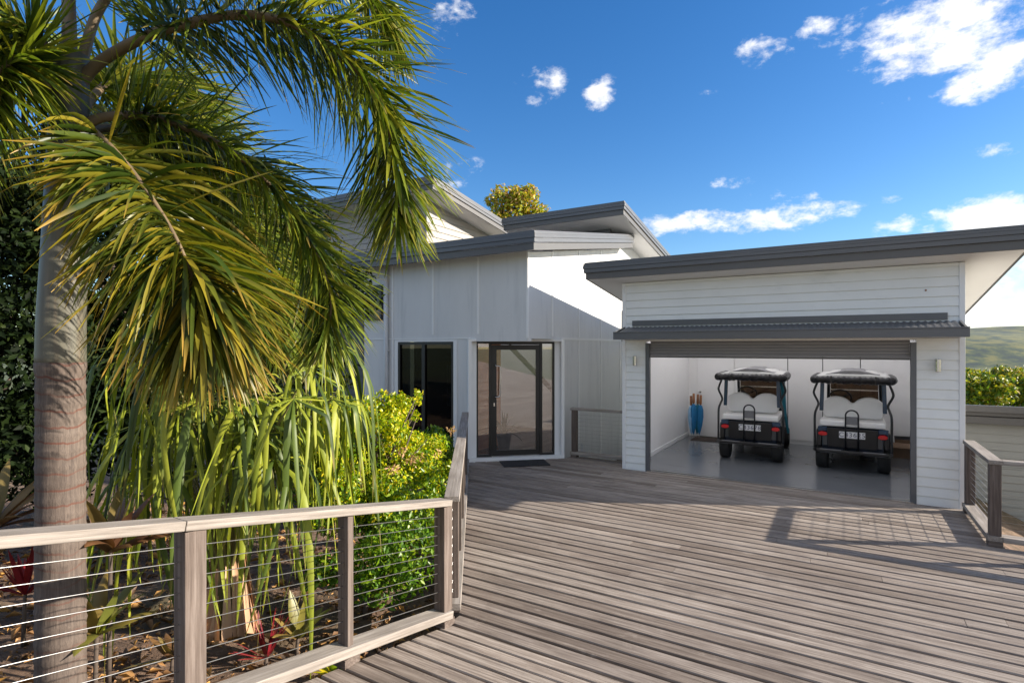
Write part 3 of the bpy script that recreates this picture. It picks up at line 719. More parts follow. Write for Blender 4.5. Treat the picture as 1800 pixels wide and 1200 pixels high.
    # dark room behind the sliding door
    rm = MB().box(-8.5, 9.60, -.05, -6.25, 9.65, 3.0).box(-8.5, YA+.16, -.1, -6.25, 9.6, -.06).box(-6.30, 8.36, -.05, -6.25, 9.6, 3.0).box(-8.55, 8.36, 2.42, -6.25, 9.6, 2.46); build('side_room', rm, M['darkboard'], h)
    ctn = MB()
    for i in range(9): ctn.box(-6.62+i*.03, 8.42+.02*(i % 2), .95, -6.595+i*.03, 8.44+.02*(i % 2), 1.75)
    build('curtain', ctn, M['inwall'], h)
    q = pt(.82, .85, .05)
    pp = thing('potted_plant', 'dark spiky pot plant seen through the front door glass', 'plant', q)
    build('pot', MB().lathe([(.11, .0505), (.15, .34), (.16, .35), (.13, .34), (.12, .30)], (q[0], q[1], 0), 20), M['pot'], pp, smooth=True)
    strap_rosette('leaves', (q[0], q[1], .35), 30, .62, .045, M['darkleaf'], pp, 1.0)

# ------------------------------------------------------------------ foliage helpers
def blade(V, F, A, p, d, side, length, width, nseg, droop, prof, fold=.25, twist=0.0, gd=(0, 0, -1)):
    """one folded leaf blade: three verts a section"""
    o = len(V); step = length/nseg; p = Vector(p); d = Vector(d).normalized()
    for i in range(nseg+1):
        u = i/nseg; s = side-d*side.dot(d)
        s = s.normalized() if s.length > 1e-4 else d.orthogonal().normalized()
        if twist: s = Quaternion(d, twist*u) @ s
        n = s.cross(d); wd = width*prof[i]*.5
        V.append(tuple(p-s*wd+n*fold*wd)); V.append(tuple(p)); V.append(tuple(p+s*wd+n*fold*wd)); A += [u, u, u]
        if i < nseg:
            F.append((o+3*i, o+3*i+1, o+3*i+4, o+3*i+3)); F.append((o+3*i+1, o+3*i+2, o+3*i+5, o+3*i+4))
            g = droop[i] if isinstance(droop, (list, tuple)) else droop
            p = p+d*step; d = (d+Vector(gd)*g).normalized()
def strap_rosette(name, base, n, length, width, m, parent, droop=.6, lo=.25, up=1.0, nseg=7):
    V, F, A = [], [], []
    for i in range(n):
        a = i*2.39996+random.uniform(-.3, .3); e_ = R(random.uniform(20, 80))*up
        d = Vector((math.cos(a)*math.cos(e_), math.sin(a)*math.cos(e_), math.sin(e_)))
        L_ = length*random.uniform(.65, 1.05)
        blade(V, F, A, Vector(base)+Vector((d.x, d.y, 0))*.015, d, Vector((-d.y, d.x, 0)), L_, width*random.uniform(.7, 1.15), nseg, droop*random.uniform(.5, 1.1)/nseg*1.6,
              [.35, .7, .95, 1, .95, .75, .45, .04], .3, random.uniform(-.5, .5))
    return fastmesh(name, V, F, m, parent, A)
def leafcards(name, pos, nrm, size, m, parent, asp=.5, jitter=.7, bend=.25):
    """many small rhombic leaves with a mid fold; pos/nrm (n,3), size (n,)"""
    n = len(pos); pos = np.asarray(pos); nrm = np.asarray(nrm)+rng.normal(0, jitter, (n, 3))
    nrm /= np.linalg.norm(nrm, axis=1, keepdims=True)+1e-9
    d = rng.normal(0, 1, (n, 3)); d[:, 2] -= .3; d -= nrm*(d*nrm).sum(1, keepdims=True); d /= np.linalg.norm(d, axis=1, keepdims=True)+1e-9
    s = np.cross(nrm, d); L_ = np.asarray(size)[:, None]
    v0 = pos; v1 = pos+d*L_*.45+s*L_*asp*.5+nrm*L_*bend*.25; v2 = pos+d*L_-nrm*L_*bend*.3; v3 = pos+d*L_*.45-s*L_*asp*.5+nrm*L_*bend*.25
    V = np.stack([v0, v1, v2, v3], 1).reshape(-1, 3); i = np.arange(n)[:, None]*4
    F = np.concatenate([np.concatenate([i, i+1, i+2], 1), np.concatenate([i, i+2, i+3], 1)], 0)
    return fastmesh(name, V, F, m, parent, smooth=False)
def clump_points(cl, n, shell=.55):
    """leaf positions through lumpy clumps, denser to their outside"""
    cl = [(np.array(c), np.array(r if hasattr(r, '__len__') else (r, r, r))) for c, r in cl]
    wgt = np.array([r[0]*r[1]+r[1]*r[2]+r[0]*r[2] for c, r in cl]); wgt = wgt/wgt.sum()
    k = rng.choice(len(cl), n, p=wgt); u = rng.normal(0, 1, (n, 3)); u /= np.linalg.norm(u, axis=1, keepdims=True)
    rr = shell+(1.08-shell)*rng.random(n)**.6
    cc = np.array([c for c, r in cl])[k]; ra = np.array([r for c, r in cl])[k]
    return cc+u*ra*rr[:, None], u
def bushy(name, label, cat, base, cl, n, size, m, m2=None, frac2=0, trunk_r=.04, group=None, asp=.5, zsplit=None, shell=.5, sub=6):
    root = thing(name, label, cat, base, group)
    sc = []
    for c, r in cl:                                     # each clump breaks into smaller ones
        r3 = r if hasattr(r, '__len__') else (r, r, r)
        sc.append((c, [x*.72 for x in r3]))
        for k in range(sub):
            u = Vector((random.gauss(0, 1), random.gauss(0, 1), random.gauss(.25, 1))).normalized()
            f = random.uniform(.25, .45)
            if r3[0] > .1: sc.append(((c[0]+u.x*r3[0]*.75, c[1]+u.y*r3[1]*.75, c[2]+u.z*r3[2]*.75), [x*f for x in r3]))
    t = MB(); b = Vector(base); top = max(c[2] for c, r in cl); mid = Vector((sum(c[0] for c, r in cl)/len(cl), sum(c[1] for c, r in cl)/len(cl), 0))
    fork = Vector((b.x*.7+mid.x*.3, b.y*.7+mid.y*.3, b.z+(top-b.z)*.35))
    t.tube([b-Vector((0, 0, .1)), (b+fork)/2+Vector((random.uniform(-1, 1)*trunk_r, random.uniform(-1, 1)*trunk_r, 0)), fork], [trunk_r, trunk_r*.85, trunk_r*.7], 8)
    for c, r in cl:
        c = Vector(c); t.tube([fork, (fork+c)/2+Vector((random.uniform(-.1, .1), random.uniform(-.1, .1), .08)), c], [trunk_r*.55, trunk_r*.4, trunk_r*.12], 6)
    build('trunk', t, M['twig'], root, smooth=True)
    p, u = clump_points(sc, n, shell); sz = size*(.6+.8*rng.random(n))
    if zsplit is not None:
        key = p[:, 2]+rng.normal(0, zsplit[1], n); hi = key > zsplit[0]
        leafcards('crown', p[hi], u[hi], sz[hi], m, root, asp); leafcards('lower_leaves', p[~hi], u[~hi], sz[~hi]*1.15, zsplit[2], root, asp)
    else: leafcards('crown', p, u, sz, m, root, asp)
    return root, sc

# ------------------------------------------------------------------ the palm
def spline(pts, n):
    pts = [Vector(p) for p in pts]; out = []; k = len(pts)-1
    ex = [pts[0]*2-pts[1]]+pts+[pts[-1]*2-pts[-2]]
    for i in range(n+1):
        u = i/n*k; j = min(int(u), k-1); f = u-j; p0, p1, p2, p3 = ex[j:j+4]
        out.append(.5*((2*p1)+(p2-p0)*f+(2*p0-5*p1+4*p2-p3)*f*f+(3*p1-p0-3*p2+p3)*f**3))
    return out
def frond(root, pts, n=250, ln=.5, wd=.030, start=.2, m=None, r0=.024, droop=.10, amax=74, amin=40, lat=.55, down=0):
    n = int(n*2.1); wd *= .56; ln *= 1.12; droop *= .62
    c = spline(pts, 40); rd = [r0*(1-i/41)**.8+.002 for i in range(41)]
    fr = build('frond', MB().tube(c, rd, 8), M['rachis'], root, smooth=True)
    V, F, A = [], [], []
    for i in range(n):
        u = start+(1-start)*(i+random.random())/n; f = u*40; j = min(int(f), 39); p = c[j].lerp(c[j+1], f-j)
        T = (c[min(j+1, 40)]-c[max(j-1, 0)]).normalized()
        upv = Vector((0, 0, 1)) if abs(T.z) < .9 else Vector((.3, -.9, .2)); sd = T.cross(upv).normalized(); nn_ = sd.cross(T)
        ph = random.uniform(0, 2*math.pi)
        if random.random() < lat: ph = random.choice((0, math.pi))+random.gauss(0, .45)
        if down and (sd*math.cos(ph)+nn_*math.sin(ph)).z > .25 and random.random() < down: ph = -ph
        q = (u-start)/(1-start); al = R(amax+(amin-amax)*q**1.3+random.uniform(-9, 9))
        out = sd*math.cos(ph)+nn_*math.sin(ph); d = T*math.cos(al)+out*math.sin(al)
        L_ = ln*(.45+.55*math.sin(math.pi*min(1, q*.80+.12)))*random.uniform(.78, 1.08)
        side = T.cross(out) if random.random() < .5 else (T.cross(out)+out*random.uniform(-.5, .5)+T*random.uniform(-.8, .8))
        blade(V, F, A, p, d, side, L_, wd*random.uniform(.7, 1.35), 6, droop*random.uniform(.2, 2.2), [.30, .85, 1, .95, .80, .5, .10], .28, random.uniform(-.9, .9))
    fastmesh('leaflets', V, F, m or M['frond'], fr, A)
def build_palm():
    bx, by = P(107, 610, 2.9).xy; zb = gz(bx, by)-.05
    root = thing('palm_tree', 'tall feather palm with pale ringed trunk at the left behind the ramp balustrade', 'palm tree', (bx, by, zb))
    prof = []; z = zb
    while z < 2.02:
        r = .110-.005*(z-zb)/2; f = ((z+.027)/.083) % 1
        prof.append((r+(.0045 if f < .2 else 0)+(.006 if z > 1.97 else 0), z)); z += .0166
    build('trunk', MB().lathe(prof, (bx, by, 0), 40), M['bark'], root, smooth=True)
    t1 = P(125, 200, 2.92)
    pts = [Vector((bx, by, 2.0)), Vector((bx+.01, by, 2.25)), Vector((bx+.02, by+.01, 2.6)), Vector((bx+.04, by+.015, 3.0)), Vector((bx+.05, by+.02, 3.35)), Vector((bx+.06, by+.03, 3.65))]
    build('crownshaft', MB().tube(spline(pts, 24), [(.109-.010*(i/24)-.026*(i/24)**2) for i in range(25)], 32), M['shaft'], root, smooth=True)
    c = [Vector(p) for p in pts]
    top = c[4]
    # petiole sheaths rising from the crownshaft
    A_ = [top+Vector((.02, 0, -.1)), P(150, 135, 2.9), P(232, 76, 2.86), P(330, 42, 2.82), P(440, 26, 2.82), P(540, 55, 2.88), P(620, 115, 2.95), P(672, 195, 3.0), P(694, 290, 3.05), P(700, 395, 3.08)]
    frond(root, A_, 430, .52, .030, .24, droop=.11, r0=.032)
    B_ = [P(140, 228, 2.85), P(175, 208, 2.86), P(235, 203, 2.9), P(290, 212, 2.95), P(400, 262, 3.05), P(480, 332, 3.15), P(548, 430, 3.2), P(582, 525, 3.22), P(570, 610, 3.22)]
    frond(root, B_, 400, .46, .027, .2, droop=.09, r0=.025)
    C_ = [P(125, 215, 2.80), P(160, 225, 2.70), P(225, 292, 2.55), P(290, 385, 2.45), P(328, 460, 2.42), P(352, 530, 2.42), P(372, 600, 2.45)]
    frond(root, C_, 330, .56, .036, .20, M['frond_old'], droop=.20, r0=.014, lat=.75, down=.7)
    D_ = [P(140, 235, 2.95), P(200, 225, 3.2), P(280, 240, 3.5), P(370, 310, 3.8), P(440, 420, 4.0), P(470, 540, 4.1)]
    frond(root, D_, 320, .55, .030, .2, droop=.10)
    E_ = [P(110, 140, 2.9), P(70, 70, 2.8), P(10, 50, 2.7), P(-70, 90, 2.6), P(-140, 190, 2.5)]
    frond(root, E_, 220, .5, .028, .2, droop=.09)
    F_ = [P(108, 190, 2.9), P(60, 120, 2.75), P(20, 110, 2.62), P(-30, 170, 2.5), P(-60, 270, 2.45)]
    frond(root, F_, 220, .48, .028, .2, droop=.09)
    G_ = [P(124, 190, 2.93), P(122, 60, 2.95), P(121, -80, 2.97), P(135, -260, 2.98), P(170, -420, 3.0), P(240, -560, 3.1)]
    frond(root, G_, 200, .5, .028, .55, droop=.09, r0=.040)
    H_ = [P(136, 170, 2.92), P(152, 80, 2.93), P(182, 5, 2.93), P(262, -85, 2.92), P(400, -120, 2.9), P(540, -85, 2.9), P(640, -20, 2.95), P(690, 60, 3.0)]
    frond(root, H_, 300, .46, .028, .28, droop=.11, r0=.028)
    K_ = [P(138, 240, 2.9), P(190, 250, 3.05), P(290, 300, 3.3), P(390, 385, 3.5), P(455, 490, 3.6), P(480, 610, 3.65)]
    frond(root, K_, 300, .5, .032, .2, droop=.10)
    I_ = [P(118, 200, 3.0), P(60, 110, 3.3), P(-20, 80, 3.7), P(-120, 130, 4.2), P(-180, 240, 4.5)]
    frond(root, I_, 220, .55, .03, .2, droop=.1)
    J_ = [P(135, 215, 3.0), P(185, 150, 3.35), P(250, 140, 3.8), P(330, 190, 4.3), P(390, 290, 4.7)]
    frond(root, J_, 260, .55, .03, .2, droop=.09)
def build_fan_palm():
    b = P(400, 1120, 4.35); b.z = gz(b.x, b.y)
    root = thing('fan_palm', 'drooping fan palm with long hanging strap leaf tips behind the ramp balustrade', 'palm tree', b)
    tr = MB().tube([b-Vector((0, 0, .1)), b+Vector((0, 0, .55))], [.12, .09], 12); build('trunk', tr, M['petiole'], root, smooth=True)
    V, F, A = [], [], []
    for i in range(26):                                 # dry sheaths round the base
        a = 2*math.pi*i/15+random.uniform(-.2, .2); d = Vector((math.cos(a)*.42, math.sin(a)*.42, 1)).normalized()
        blade(V, F, A, b+Vector((math.cos(a)*.20, math.sin(a)*.20, -.03)), Vector((-d.x*.30, -d.y*.30, 1)), Vector((-math.sin(a), math.cos(a), 0)), random.uniform(.35, .8), random.uniform(.05, .12), 6, random.uniform(-.02, .16), [.8, 1, .9, .7, .5, .35, .2], .5)
    fastmesh('dry_sheath', V, F, M['sheath'], root, A)
    hubs = []
    for i in range(44):
        px = 225+375*((i*.618034) % 1); hubs.append((px, (random.uniform(590, 770) if px < 520 else random.uniform(585, 690)) if i < 24 else random.uniform(680, 870) if px < 500 else 700, random.uniform(3.5, 4.6)))
    for px, py, t in hubs:
        hb = P(px, py, t); o_ = (hb-b); o_.z = 0
        o_ = o_.normalized() if o_.length > .05 else Vector((1, 0, 0))
        pe = [b+Vector((0, 0, .45))+o_*.05, (b+hb)/2+Vector((0, 0, .45)), hb]
        lf = build('fan_leaf', MB().tube(spline(pe, 10), [.011-.0005*i for i in range(11)], 6), M['petiole'], root, smooth=True)
        tilt = random.uniform(-.9, -.2); o3 = (o_+Vector((0, 0, tilt))).normalized(); s = Vector((0, 0, 1)).cross(o3).normalized(); n_ = o3.cross(s)
        V, F, A = [], [], []; k = random.choice((6, 8, 10)); r1 = random.uniform(.12, .26); hang = random.uniform(.75, 1.3)
        for i in range(k):
            th = R(-95+190*i/(k-1)+random.uniform(-12, 12)); d = o3*math.cos(th)+s*math.sin(th)+n_*random.uniform(-.05, .1)
            rr = r1*(.7+.3*math.cos(th))*random.uniform(.7, 1.3); ln = rr+hang*random.uniform(.4, 1.12); ns = 10; sl = ln/ns
            dr = []
            for j in range(ns): dd = (j+1)*sl; dr.append(.04 if dd < rr*.95 else (2.6 if dd < rr*1.35 else .8))
            blade(V, F, A, hb, d, n_.cross(d), ln, .034*random.uniform(.5, 1.35), ns, dr, [.12, .55, .95, 1.05, 1, .92, .85, .74, .58, .38, .06], .38, random.uniform(-1.2, 1.2), (random.gauss(0, .13), random.gauss(0, .13), -1))
        fastmesh('fan_blade', V, F, M['fan'], lf, A)
def broad_plant(name, label, base, n, length, width, m, h=.3, group=None, droop=.6):
    root = thing(name, label, 'plant', base, group); b = Vector(base)
    build('stem', MB().tube([b-Vector((0, 0, .05)), b+Vector((.01, .01, h))], [.016, .011], 8), M['twig'], root, smooth=True)
    strap_rosette('leaves', b+Vector((.01, .01, h)), n, length, width, m, root, droop)
    return root
build_palm(); build_fan_palm(); build_house()
def on_ground(px, py, t):
    q = P(px, py, t); return (q.x, q.y, gz(q.x, q.y)-.01)
broad_plant('cordyline', 'broad bronze leaved cordyline just right of the palm trunk', on_ground(190, 900, 3.25), 20, .42, .085, M['bronze'], .95)
broad_plant('cordyline', 'yellow green broad leaved cordyline low beside the palm trunk', on_ground(165, 960, 3.15), 13, .42, .09, M['cordgreen'], .50)
broad_plant('cordyline', 'crimson stemmed cordyline left of the palm trunk', on_ground(40, 920, 3.9), 22, .42, .035, M['crimson'], .40, droop=.1)
broad_plant('cordyline', 'small crimson cordyline at the foot of the fan palm', on_ground(465, 1090, 3.85), 20, .36, .026, M['crimson'], .08, droop=.1)
broad_plant('cordyline', 'olive broad leaved cordyline behind the narrow ramp post', on_ground(520, 1060, 4.0), 10, .36, .085, M['cordgreen'], .16)
broad_plant('cordyline', 'dull bronze cordyline at the left edge behind the rail', on_ground(-20, 860, 4.2), 22, .6, .09, M['bronze'], .75)
broad_plant('cordyline', 'small bronze cordyline under the fan palm beside the square ramp post', on_ground(300, 1090, 3.75), 12, .28, .06, M['bronze'], .08)
broad_plant('cordyline', 'tiny bright green seedling at the foot of the ramp balustrade', on_ground(580, 1120, 3.7), 8, .2, .05, M['shrub'], .06)

# lime shrub behind the angled balustrade
def pc(px, py, t): return tuple(P(px, py, t))
b0 = P(660, 900, 5.6); b0.z = gz(b0.x, b0.y)
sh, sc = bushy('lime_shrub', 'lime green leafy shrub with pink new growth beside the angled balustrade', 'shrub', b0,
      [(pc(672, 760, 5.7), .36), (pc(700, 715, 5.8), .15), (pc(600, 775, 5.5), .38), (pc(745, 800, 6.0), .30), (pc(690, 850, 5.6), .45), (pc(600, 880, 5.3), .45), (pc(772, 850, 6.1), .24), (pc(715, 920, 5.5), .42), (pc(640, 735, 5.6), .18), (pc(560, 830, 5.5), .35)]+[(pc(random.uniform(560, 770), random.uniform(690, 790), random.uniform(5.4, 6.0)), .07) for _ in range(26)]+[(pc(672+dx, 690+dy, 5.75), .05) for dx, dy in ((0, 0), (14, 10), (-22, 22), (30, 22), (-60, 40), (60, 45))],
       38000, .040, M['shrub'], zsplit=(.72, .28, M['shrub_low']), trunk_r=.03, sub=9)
for x, y, t, r in ((738, 806, 5.5, .07), (722, 808, 5.45, .05), (765, 798, 5.75, .06), (690, 826, 5.1, .05), (705, 796, 5.35, .045), (792, 757, 6.5, .05)):
    p_, u_ = clump_points([(pc(x, y, t), r), (pc(x+6, y-4, t), r*.6)], 30, .1); leafcards('new_growth', p_, u_, .042*(.7+.6*rng.random(30)), M['pink'], sh, .35)
b1 = P(640, 1010, 4.7); b1.z = gz(b1.x, b1.y)
bushy('low_shrub', 'dark green low shrub just behind the ramp balustrade corner', 'shrub', b1,
      [(pc(640, 985, 4.7), .30), (pc(720, 960, 4.85), .34), (pc(580, 1000, 4.5), .22), (pc(690, 1020, 4.75), .28)], 3000, .055, M['shrub_low'], trunk_r=.025, sub=8)
b2 = P(770, 850, 7.6); b2.z = gz(b2.x, b2.y)
bushy('low_shrub', 'shaded dark shrub below the glazed sliding door', 'shrub', b2, [(pc(752, 790, 7.5), .32), (pc(780, 800, 7.7), .26), (pc(725, 800, 7.4), .3)], 3500, .06, M['shrub_low'], trunk_r=.025, sub=7)

# the dark planting behind the palm
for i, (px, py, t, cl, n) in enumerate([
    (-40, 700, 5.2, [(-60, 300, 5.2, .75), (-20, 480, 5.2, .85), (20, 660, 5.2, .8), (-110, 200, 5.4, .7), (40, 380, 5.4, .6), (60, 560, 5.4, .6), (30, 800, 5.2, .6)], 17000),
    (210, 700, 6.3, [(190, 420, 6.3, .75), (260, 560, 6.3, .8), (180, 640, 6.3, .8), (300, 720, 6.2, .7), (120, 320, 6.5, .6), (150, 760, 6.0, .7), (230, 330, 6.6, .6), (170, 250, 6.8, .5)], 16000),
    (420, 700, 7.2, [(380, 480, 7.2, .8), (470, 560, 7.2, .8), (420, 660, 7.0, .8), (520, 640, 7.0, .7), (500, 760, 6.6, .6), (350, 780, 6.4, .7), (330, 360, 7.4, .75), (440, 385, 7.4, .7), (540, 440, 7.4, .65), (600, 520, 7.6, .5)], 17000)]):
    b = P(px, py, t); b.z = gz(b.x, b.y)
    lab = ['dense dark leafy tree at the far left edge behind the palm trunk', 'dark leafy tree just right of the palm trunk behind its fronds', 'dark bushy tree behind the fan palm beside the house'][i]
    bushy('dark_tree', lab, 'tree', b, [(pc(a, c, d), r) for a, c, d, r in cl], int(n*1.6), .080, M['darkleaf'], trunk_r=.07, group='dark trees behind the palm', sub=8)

# tree behind the roofs and the trees down the valley
tb = P(905, 610, 22); tb.z = gz(tb.x, tb.y)
bushy('flowering_tree', 'yellow green tree with pinkish tips rising behind the house roofs', 'tree', tb,
      [(pc(880, 352, 22), .55), (pc(930, 352, 22), .55), (pc(905, 372, 22), .8), (pc(905, 345, 22.3), .4), (pc(950, 375, 22), .4), (pc(870, 385, 22), .5), (pc(905, 420, 22), 1.2)], 6500, .16, M['treeleaf'], trunk_r=.16, sub=9)
for i, (px, py, t, r) in enumerate([(1725, 690, 26, 1.5), (1772, 685, 28, 1.6), (1822, 690, 27, 1.6), (1700, 672, 33, 1.5), (1750, 668, 36, 1.4), (1800, 664, 34, 1.6), (1870, 680, 30, 1.9), (1640, 680, 32, 1.7)]):
    b = P(px, 610, t); b.z = gz(b.x, b.y)
    lab = ['yellow green tree crown nearest the garage corner above the grey parapet', 'bright green tree crown in the middle above the grey parapet', 'green tree crown at the right edge above the grey parapet',
           'olive tree crown behind the nearest one, touching the garage corner', 'small tree crown between the two front valley trees', 'far green tree crown under the hill at the right edge',
           'wide green tree crown beyond the right edge', 'valley tree hidden behind the garage'][i]
    if i > 5: continue
    k = P(px, py, t)
    bushy('valley_tree', lab, 'tree', b, [((k.x+random.uniform(-.6, .6)*r, k.y+random.uniform(-.6, .6)*r, k.z+random.uniform(-.25, .25)*r), r*random.uniform(.4, .62)) for _ in range(6)],
          3600, .20, M['valleyleaf'], trunk_r=.15, group='trees down the valley', sub=8)

# grey low building beyond the right balustrade
def build_outbuilding():
    o = thing('outbuilding', 'low grey weatherboard building beyond the balustrade on the right', 'building', (4, 14.6, -2.6))
    c = MB(); weatherboards(c, lambda s, of, z: (s, 14.6-of, z), 1.6, 13, -3.2, .55, .16); build('wall', c, M['taupe_green'], o)
    build('wall_return', MB().box(1.6, 14.602, -3.2, 13, 18.5, -.2), M['taupe_green'], o)
    f = MB().hexa([(1.45, 14.30, .72), (13.2, 14.30, .72), (13.2, 18.7, -.1), (1.45, 18.7, -.1), (1.45, 14.30, .93), (13.2, 14.30, .93), (13.2, 18.7, .12), (1.45, 18.7, .12)]).box(1.49, 14.35, .55, 13.15, 14.50, .70); build('roof', f, [M['fascia_dark']], o, bevel=.01)
    build('gutter', MB().box(1.44, 14.22, .80, 13.2, 14.298, .935), M['fascia_dark'], o, bevel=.008)
M['taupe_green'] = paint('olive_grey_weatherboard_paint', (.30, .30, .28), .6, .05, 2)
build_outbuilding()

# ------------------------------------------------------------------ golf carts
def build_cart(label, loc):
    root = thing('golf_cart', label, 'golf cart', loc, 'golf carts in the garage'); ox, oy, oz = loc
    Q = lambda x, y, z: (ox+x, oy+y, oz+z)
    def shift(mb): mb.v = [(a+ox, b+oy, c+oz) for a, b, c in mb.v]; return mb
    def part(name, mb, m, par=None, **k): return build(name, shift(mb), m, par or root, **k)
    yz = lambda u, v, d: (d, u, v)
    side = [(-.16, .30), (-.19, .42), (-.17, .60), (-.12, .735), (.40, .745), (.60, .73), (1.0, .72), (1.02, .33), (1.55, .32), (1.70, .45), (1.80, .80), (1.90, .84), (2.15, .66), (2.28, .46), (2.28, .30), (1.9, .26), (.2, .26)]
    part('body', MB().prism(side, yz, -.44, .44), M['navy'], bevel=.02)
    for a_, b_ in ((-.525, -.445), (.445, .525)): part('rear_cowl', MB().prism([(-.17, .40), (-.165, .60), (-.135, .68), (.32, .68), (.38, .52), (.28, .40)], yz, a_, b_), M['black'], bevel=.015)
    part('tailgate', MB().prism([(-.34, .40), (.34, .40), (.36, .44), (.36, .72), (-.36, .72), (-.36, .44)], lambda u, v, d: (u, d-.055*(v-.4), v), -.212, -.180), M['black'], bevel=.01)
    for s in (-1, 1):
        part('corner_panel', MB().box(min(s*.365, s*.50), -.196, .655, max(s*.365, s*.50), -.12, .735), M['bluepanel'], bevel=.012)
        tl = part('tail_lamp', MB().prism([(s*.425+.068*math.cos(a*math.pi/10), .615+.036*math.sin(a*math.pi/10)) for a in range(20)], lambda u, v, d: (u, d, v), -.222, -.175), M['red'], bevel=.006)
        part('step_pad', MB().box(min(s*.15, s*.47), -.345, .315, max(s*.15, s*.47), -.315, .375), M['padgrey'], bevel=.01)
        wl = part('wheel', MB().lathe([(.10, -.085), (.185, -.09), (.205, -.07), (.21, 0), (.205, .07), (.185, .09), (.10, .085)], (s*.445, 0, .21), 28, axis='X'), M['tyre'], smooth=True)
        part('rim', MB().lathe([(.02, s*.07), (.06, s*.06), (.095, s*.082), (.11, s*.084), (.11, s*.07)], (s*.445, 0, .21), 20, axis='X'), M['steel'], wl, smooth=True)
        wl = part('wheel', MB().lathe([(.10, -.085), (.185, -.09), (.205, -.07), (.21, 0), (.205, .07), (.185, .09), (.10, .085)], (s*.445, 1.72, .21), 28, axis='X'), M['tyre'], smooth=True)
        part('rim', MB().lathe([(.02, s*.07), (.06, s*.06), (.095, s*.082), (.11, s*.084), (.11, s*.07)], (s*.445, 1.72, .21), 20, axis='X'), M['steel'], wl, smooth=True)
        part('side_tube', MB().tube(spline([(s*.545, -.20, .34), (s*.545, -.19, .62), (s*.545, -.17, .92), (s*.52, -.12, 1.03), (s*.50, -.06, 1.12), (s*.565, -.02, 1.26), (s*.565, -.01, 1.34), (s*.50, 0, 1.52)], 28), .019, 10), M['tube'], smooth=True)
        part('rear_strut', MB().hexa([(s*.46-.03, .03, .98), (s*.46+.03, .03, .98), (s*.46+.03, .07, .98), (s*.46-.03, .07, .98), (s*.445-.03, .05, 1.53), (s*.445+.03, .05, 1.53), (s*.445+.03, .09, 1.53), (s*.445-.03, .09, 1.53)]), M['bluepanel'], bevel=.006)
        part('front_strut', MB().tube([(s*.44, 1.82, .80), (s*.43, 1.62, 1.2), (s*.42, 1.45, 1.54)], .028, 8), M['tube'], smooth=True)
    part('side_curtain', MB().tube(spline([(.51, .10, 1.50), (.53, .14, 1.2), (.55, .20, .9), (.60, .26, .50)], 16), [.045-.0015*i for i in range(17)], 8), M['tealcloth'], smooth=True)
    part('bumper', MB().tube([(-.54, -.27, .345), (-.50, -.325, .345), (.50, -.325, .345), (.54, -.27, .345)], .030, 10).box(-.11, -.345, .31, .11, -.20, .34), M['black'], smooth=False)
    part('seat_base', MB().box(-.475, -.20, .742, .475, .30, .845), M['white_vinyl'], bevel=.03, seg=4)
    def lobes():
        o = []
        for i in range(41):
            u = -1+2*i/40; c = abs(u); x = u*.455
            zz = .20+.175*math.sqrt(max(0, 1-((c-.52)/.50)**2)) if c > .06 else .20+.175*math.sqrt(1-((.06-.52)/.5)**2)
            o.append((x, .905+zz-.06))
        o += [(.455, .96), (.43, .875), (.36, .855), (-.36, .855), (-.43, .875), (-.455, .96)]
        return o
    part('seat_back', MB().prism(lobes(), lambda u, v, d: (u, d+.14*(v-.86), v), .20, .31), M['white_vinyl'], bevel=.035, seg=4)
    part('front_seat', MB().box(-.47, .52, .735, .47, 1.0, .83), M['white_vinyl'], bevel=.03, seg=3)
    rf = MB(); nx, ny = 16, 12; vs = []
    for j in range(ny+1):
        for i in range(nx+1):
            u = -1+2*i/nx; v = j/ny; x = u*.53; y = -.14+1.74*v
            z = 1.595+.055*(1-u*u)*math.sin(math.pi*(.15+.7*v))+.03*(1 if (.3 < abs(u)+.05 < .75) else 0)*math.sin(math.pi*v)
            vs.append((x, y, z))
    k = len(vs); vs += [(x, y, 1.565) for x, y, z in vs]; fs = [(j*(nx+1)+i, j*(nx+1)+i+1, (j+1)*(nx+1)+i+1, (j+1)*(nx+1)+i) for j in range(ny) for i in range(nx)]
    fs += [tuple(q+k for q in f[::-1]) for f in fs]
    for i in range(nx): fs += [(i, i+k, i+1+k, i+1), (ny*(nx+1)+i+1, ny*(nx+1)+i+1+k, ny*(nx+1)+i+k, ny*(nx+1)+i)]
    for j in range(ny): a = j*(nx+1); b = a+nx+1; fs += [(b, b+k, a+k, a), (a+nx, a+nx+k, b+nx+k, b+nx)]
    roof = part('roof', MB().add(vs, fs), M['roofplastic'], smooth=True)
    part('roof_vent', MB().prism([(-.40, 1.618), (-.10, 1.688), (.10, 1.688), (.40, 1.618)], lambda u, v, d: (u, d, v), -.02, 1.35), M['padgrey'], roof, bevel=.01)
    pts = [(-.55, .9, 1.545), (-.565, .3, 1.54), (-.565, -.10, 1.535), (-.52, -.175, 1.53)]+[(-.52+.104*i, -.185, 1.53) for i in range(1, 10)]+[(.52, -.175, 1.53), (.565, -.10, 1.535), (.565, .3, 1.54), (.55, .9, 1.545)]
    sp_ = spline(pts, 80); part('rolled_curtain', MB().tube(sp_, [.062+.007*math.sin(i*1.7)+.005*math.sin(i*.6) for i in range(81)], 12), M['vinyl'], roof, smooth=True)
    cs = MB()
    for x in (-.30, .33): cs.box(x-.012, -.246, 1.475, x+.012, -.235, 1.60)
    part('curtain_strap', cs, M['black'], roof)
    ws = part('windscreen', MB().hexa([(-.40, 1.80, .86), (.40, 1.80, .86), (.40, 1.806, .86), (-.40, 1.806, .86), (-.39, 1.47, 1.53), (.39, 1.47, 1.53), (.39, 1.476, 1.53), (-.39, 1.476, 1.53)]), M['screen'])
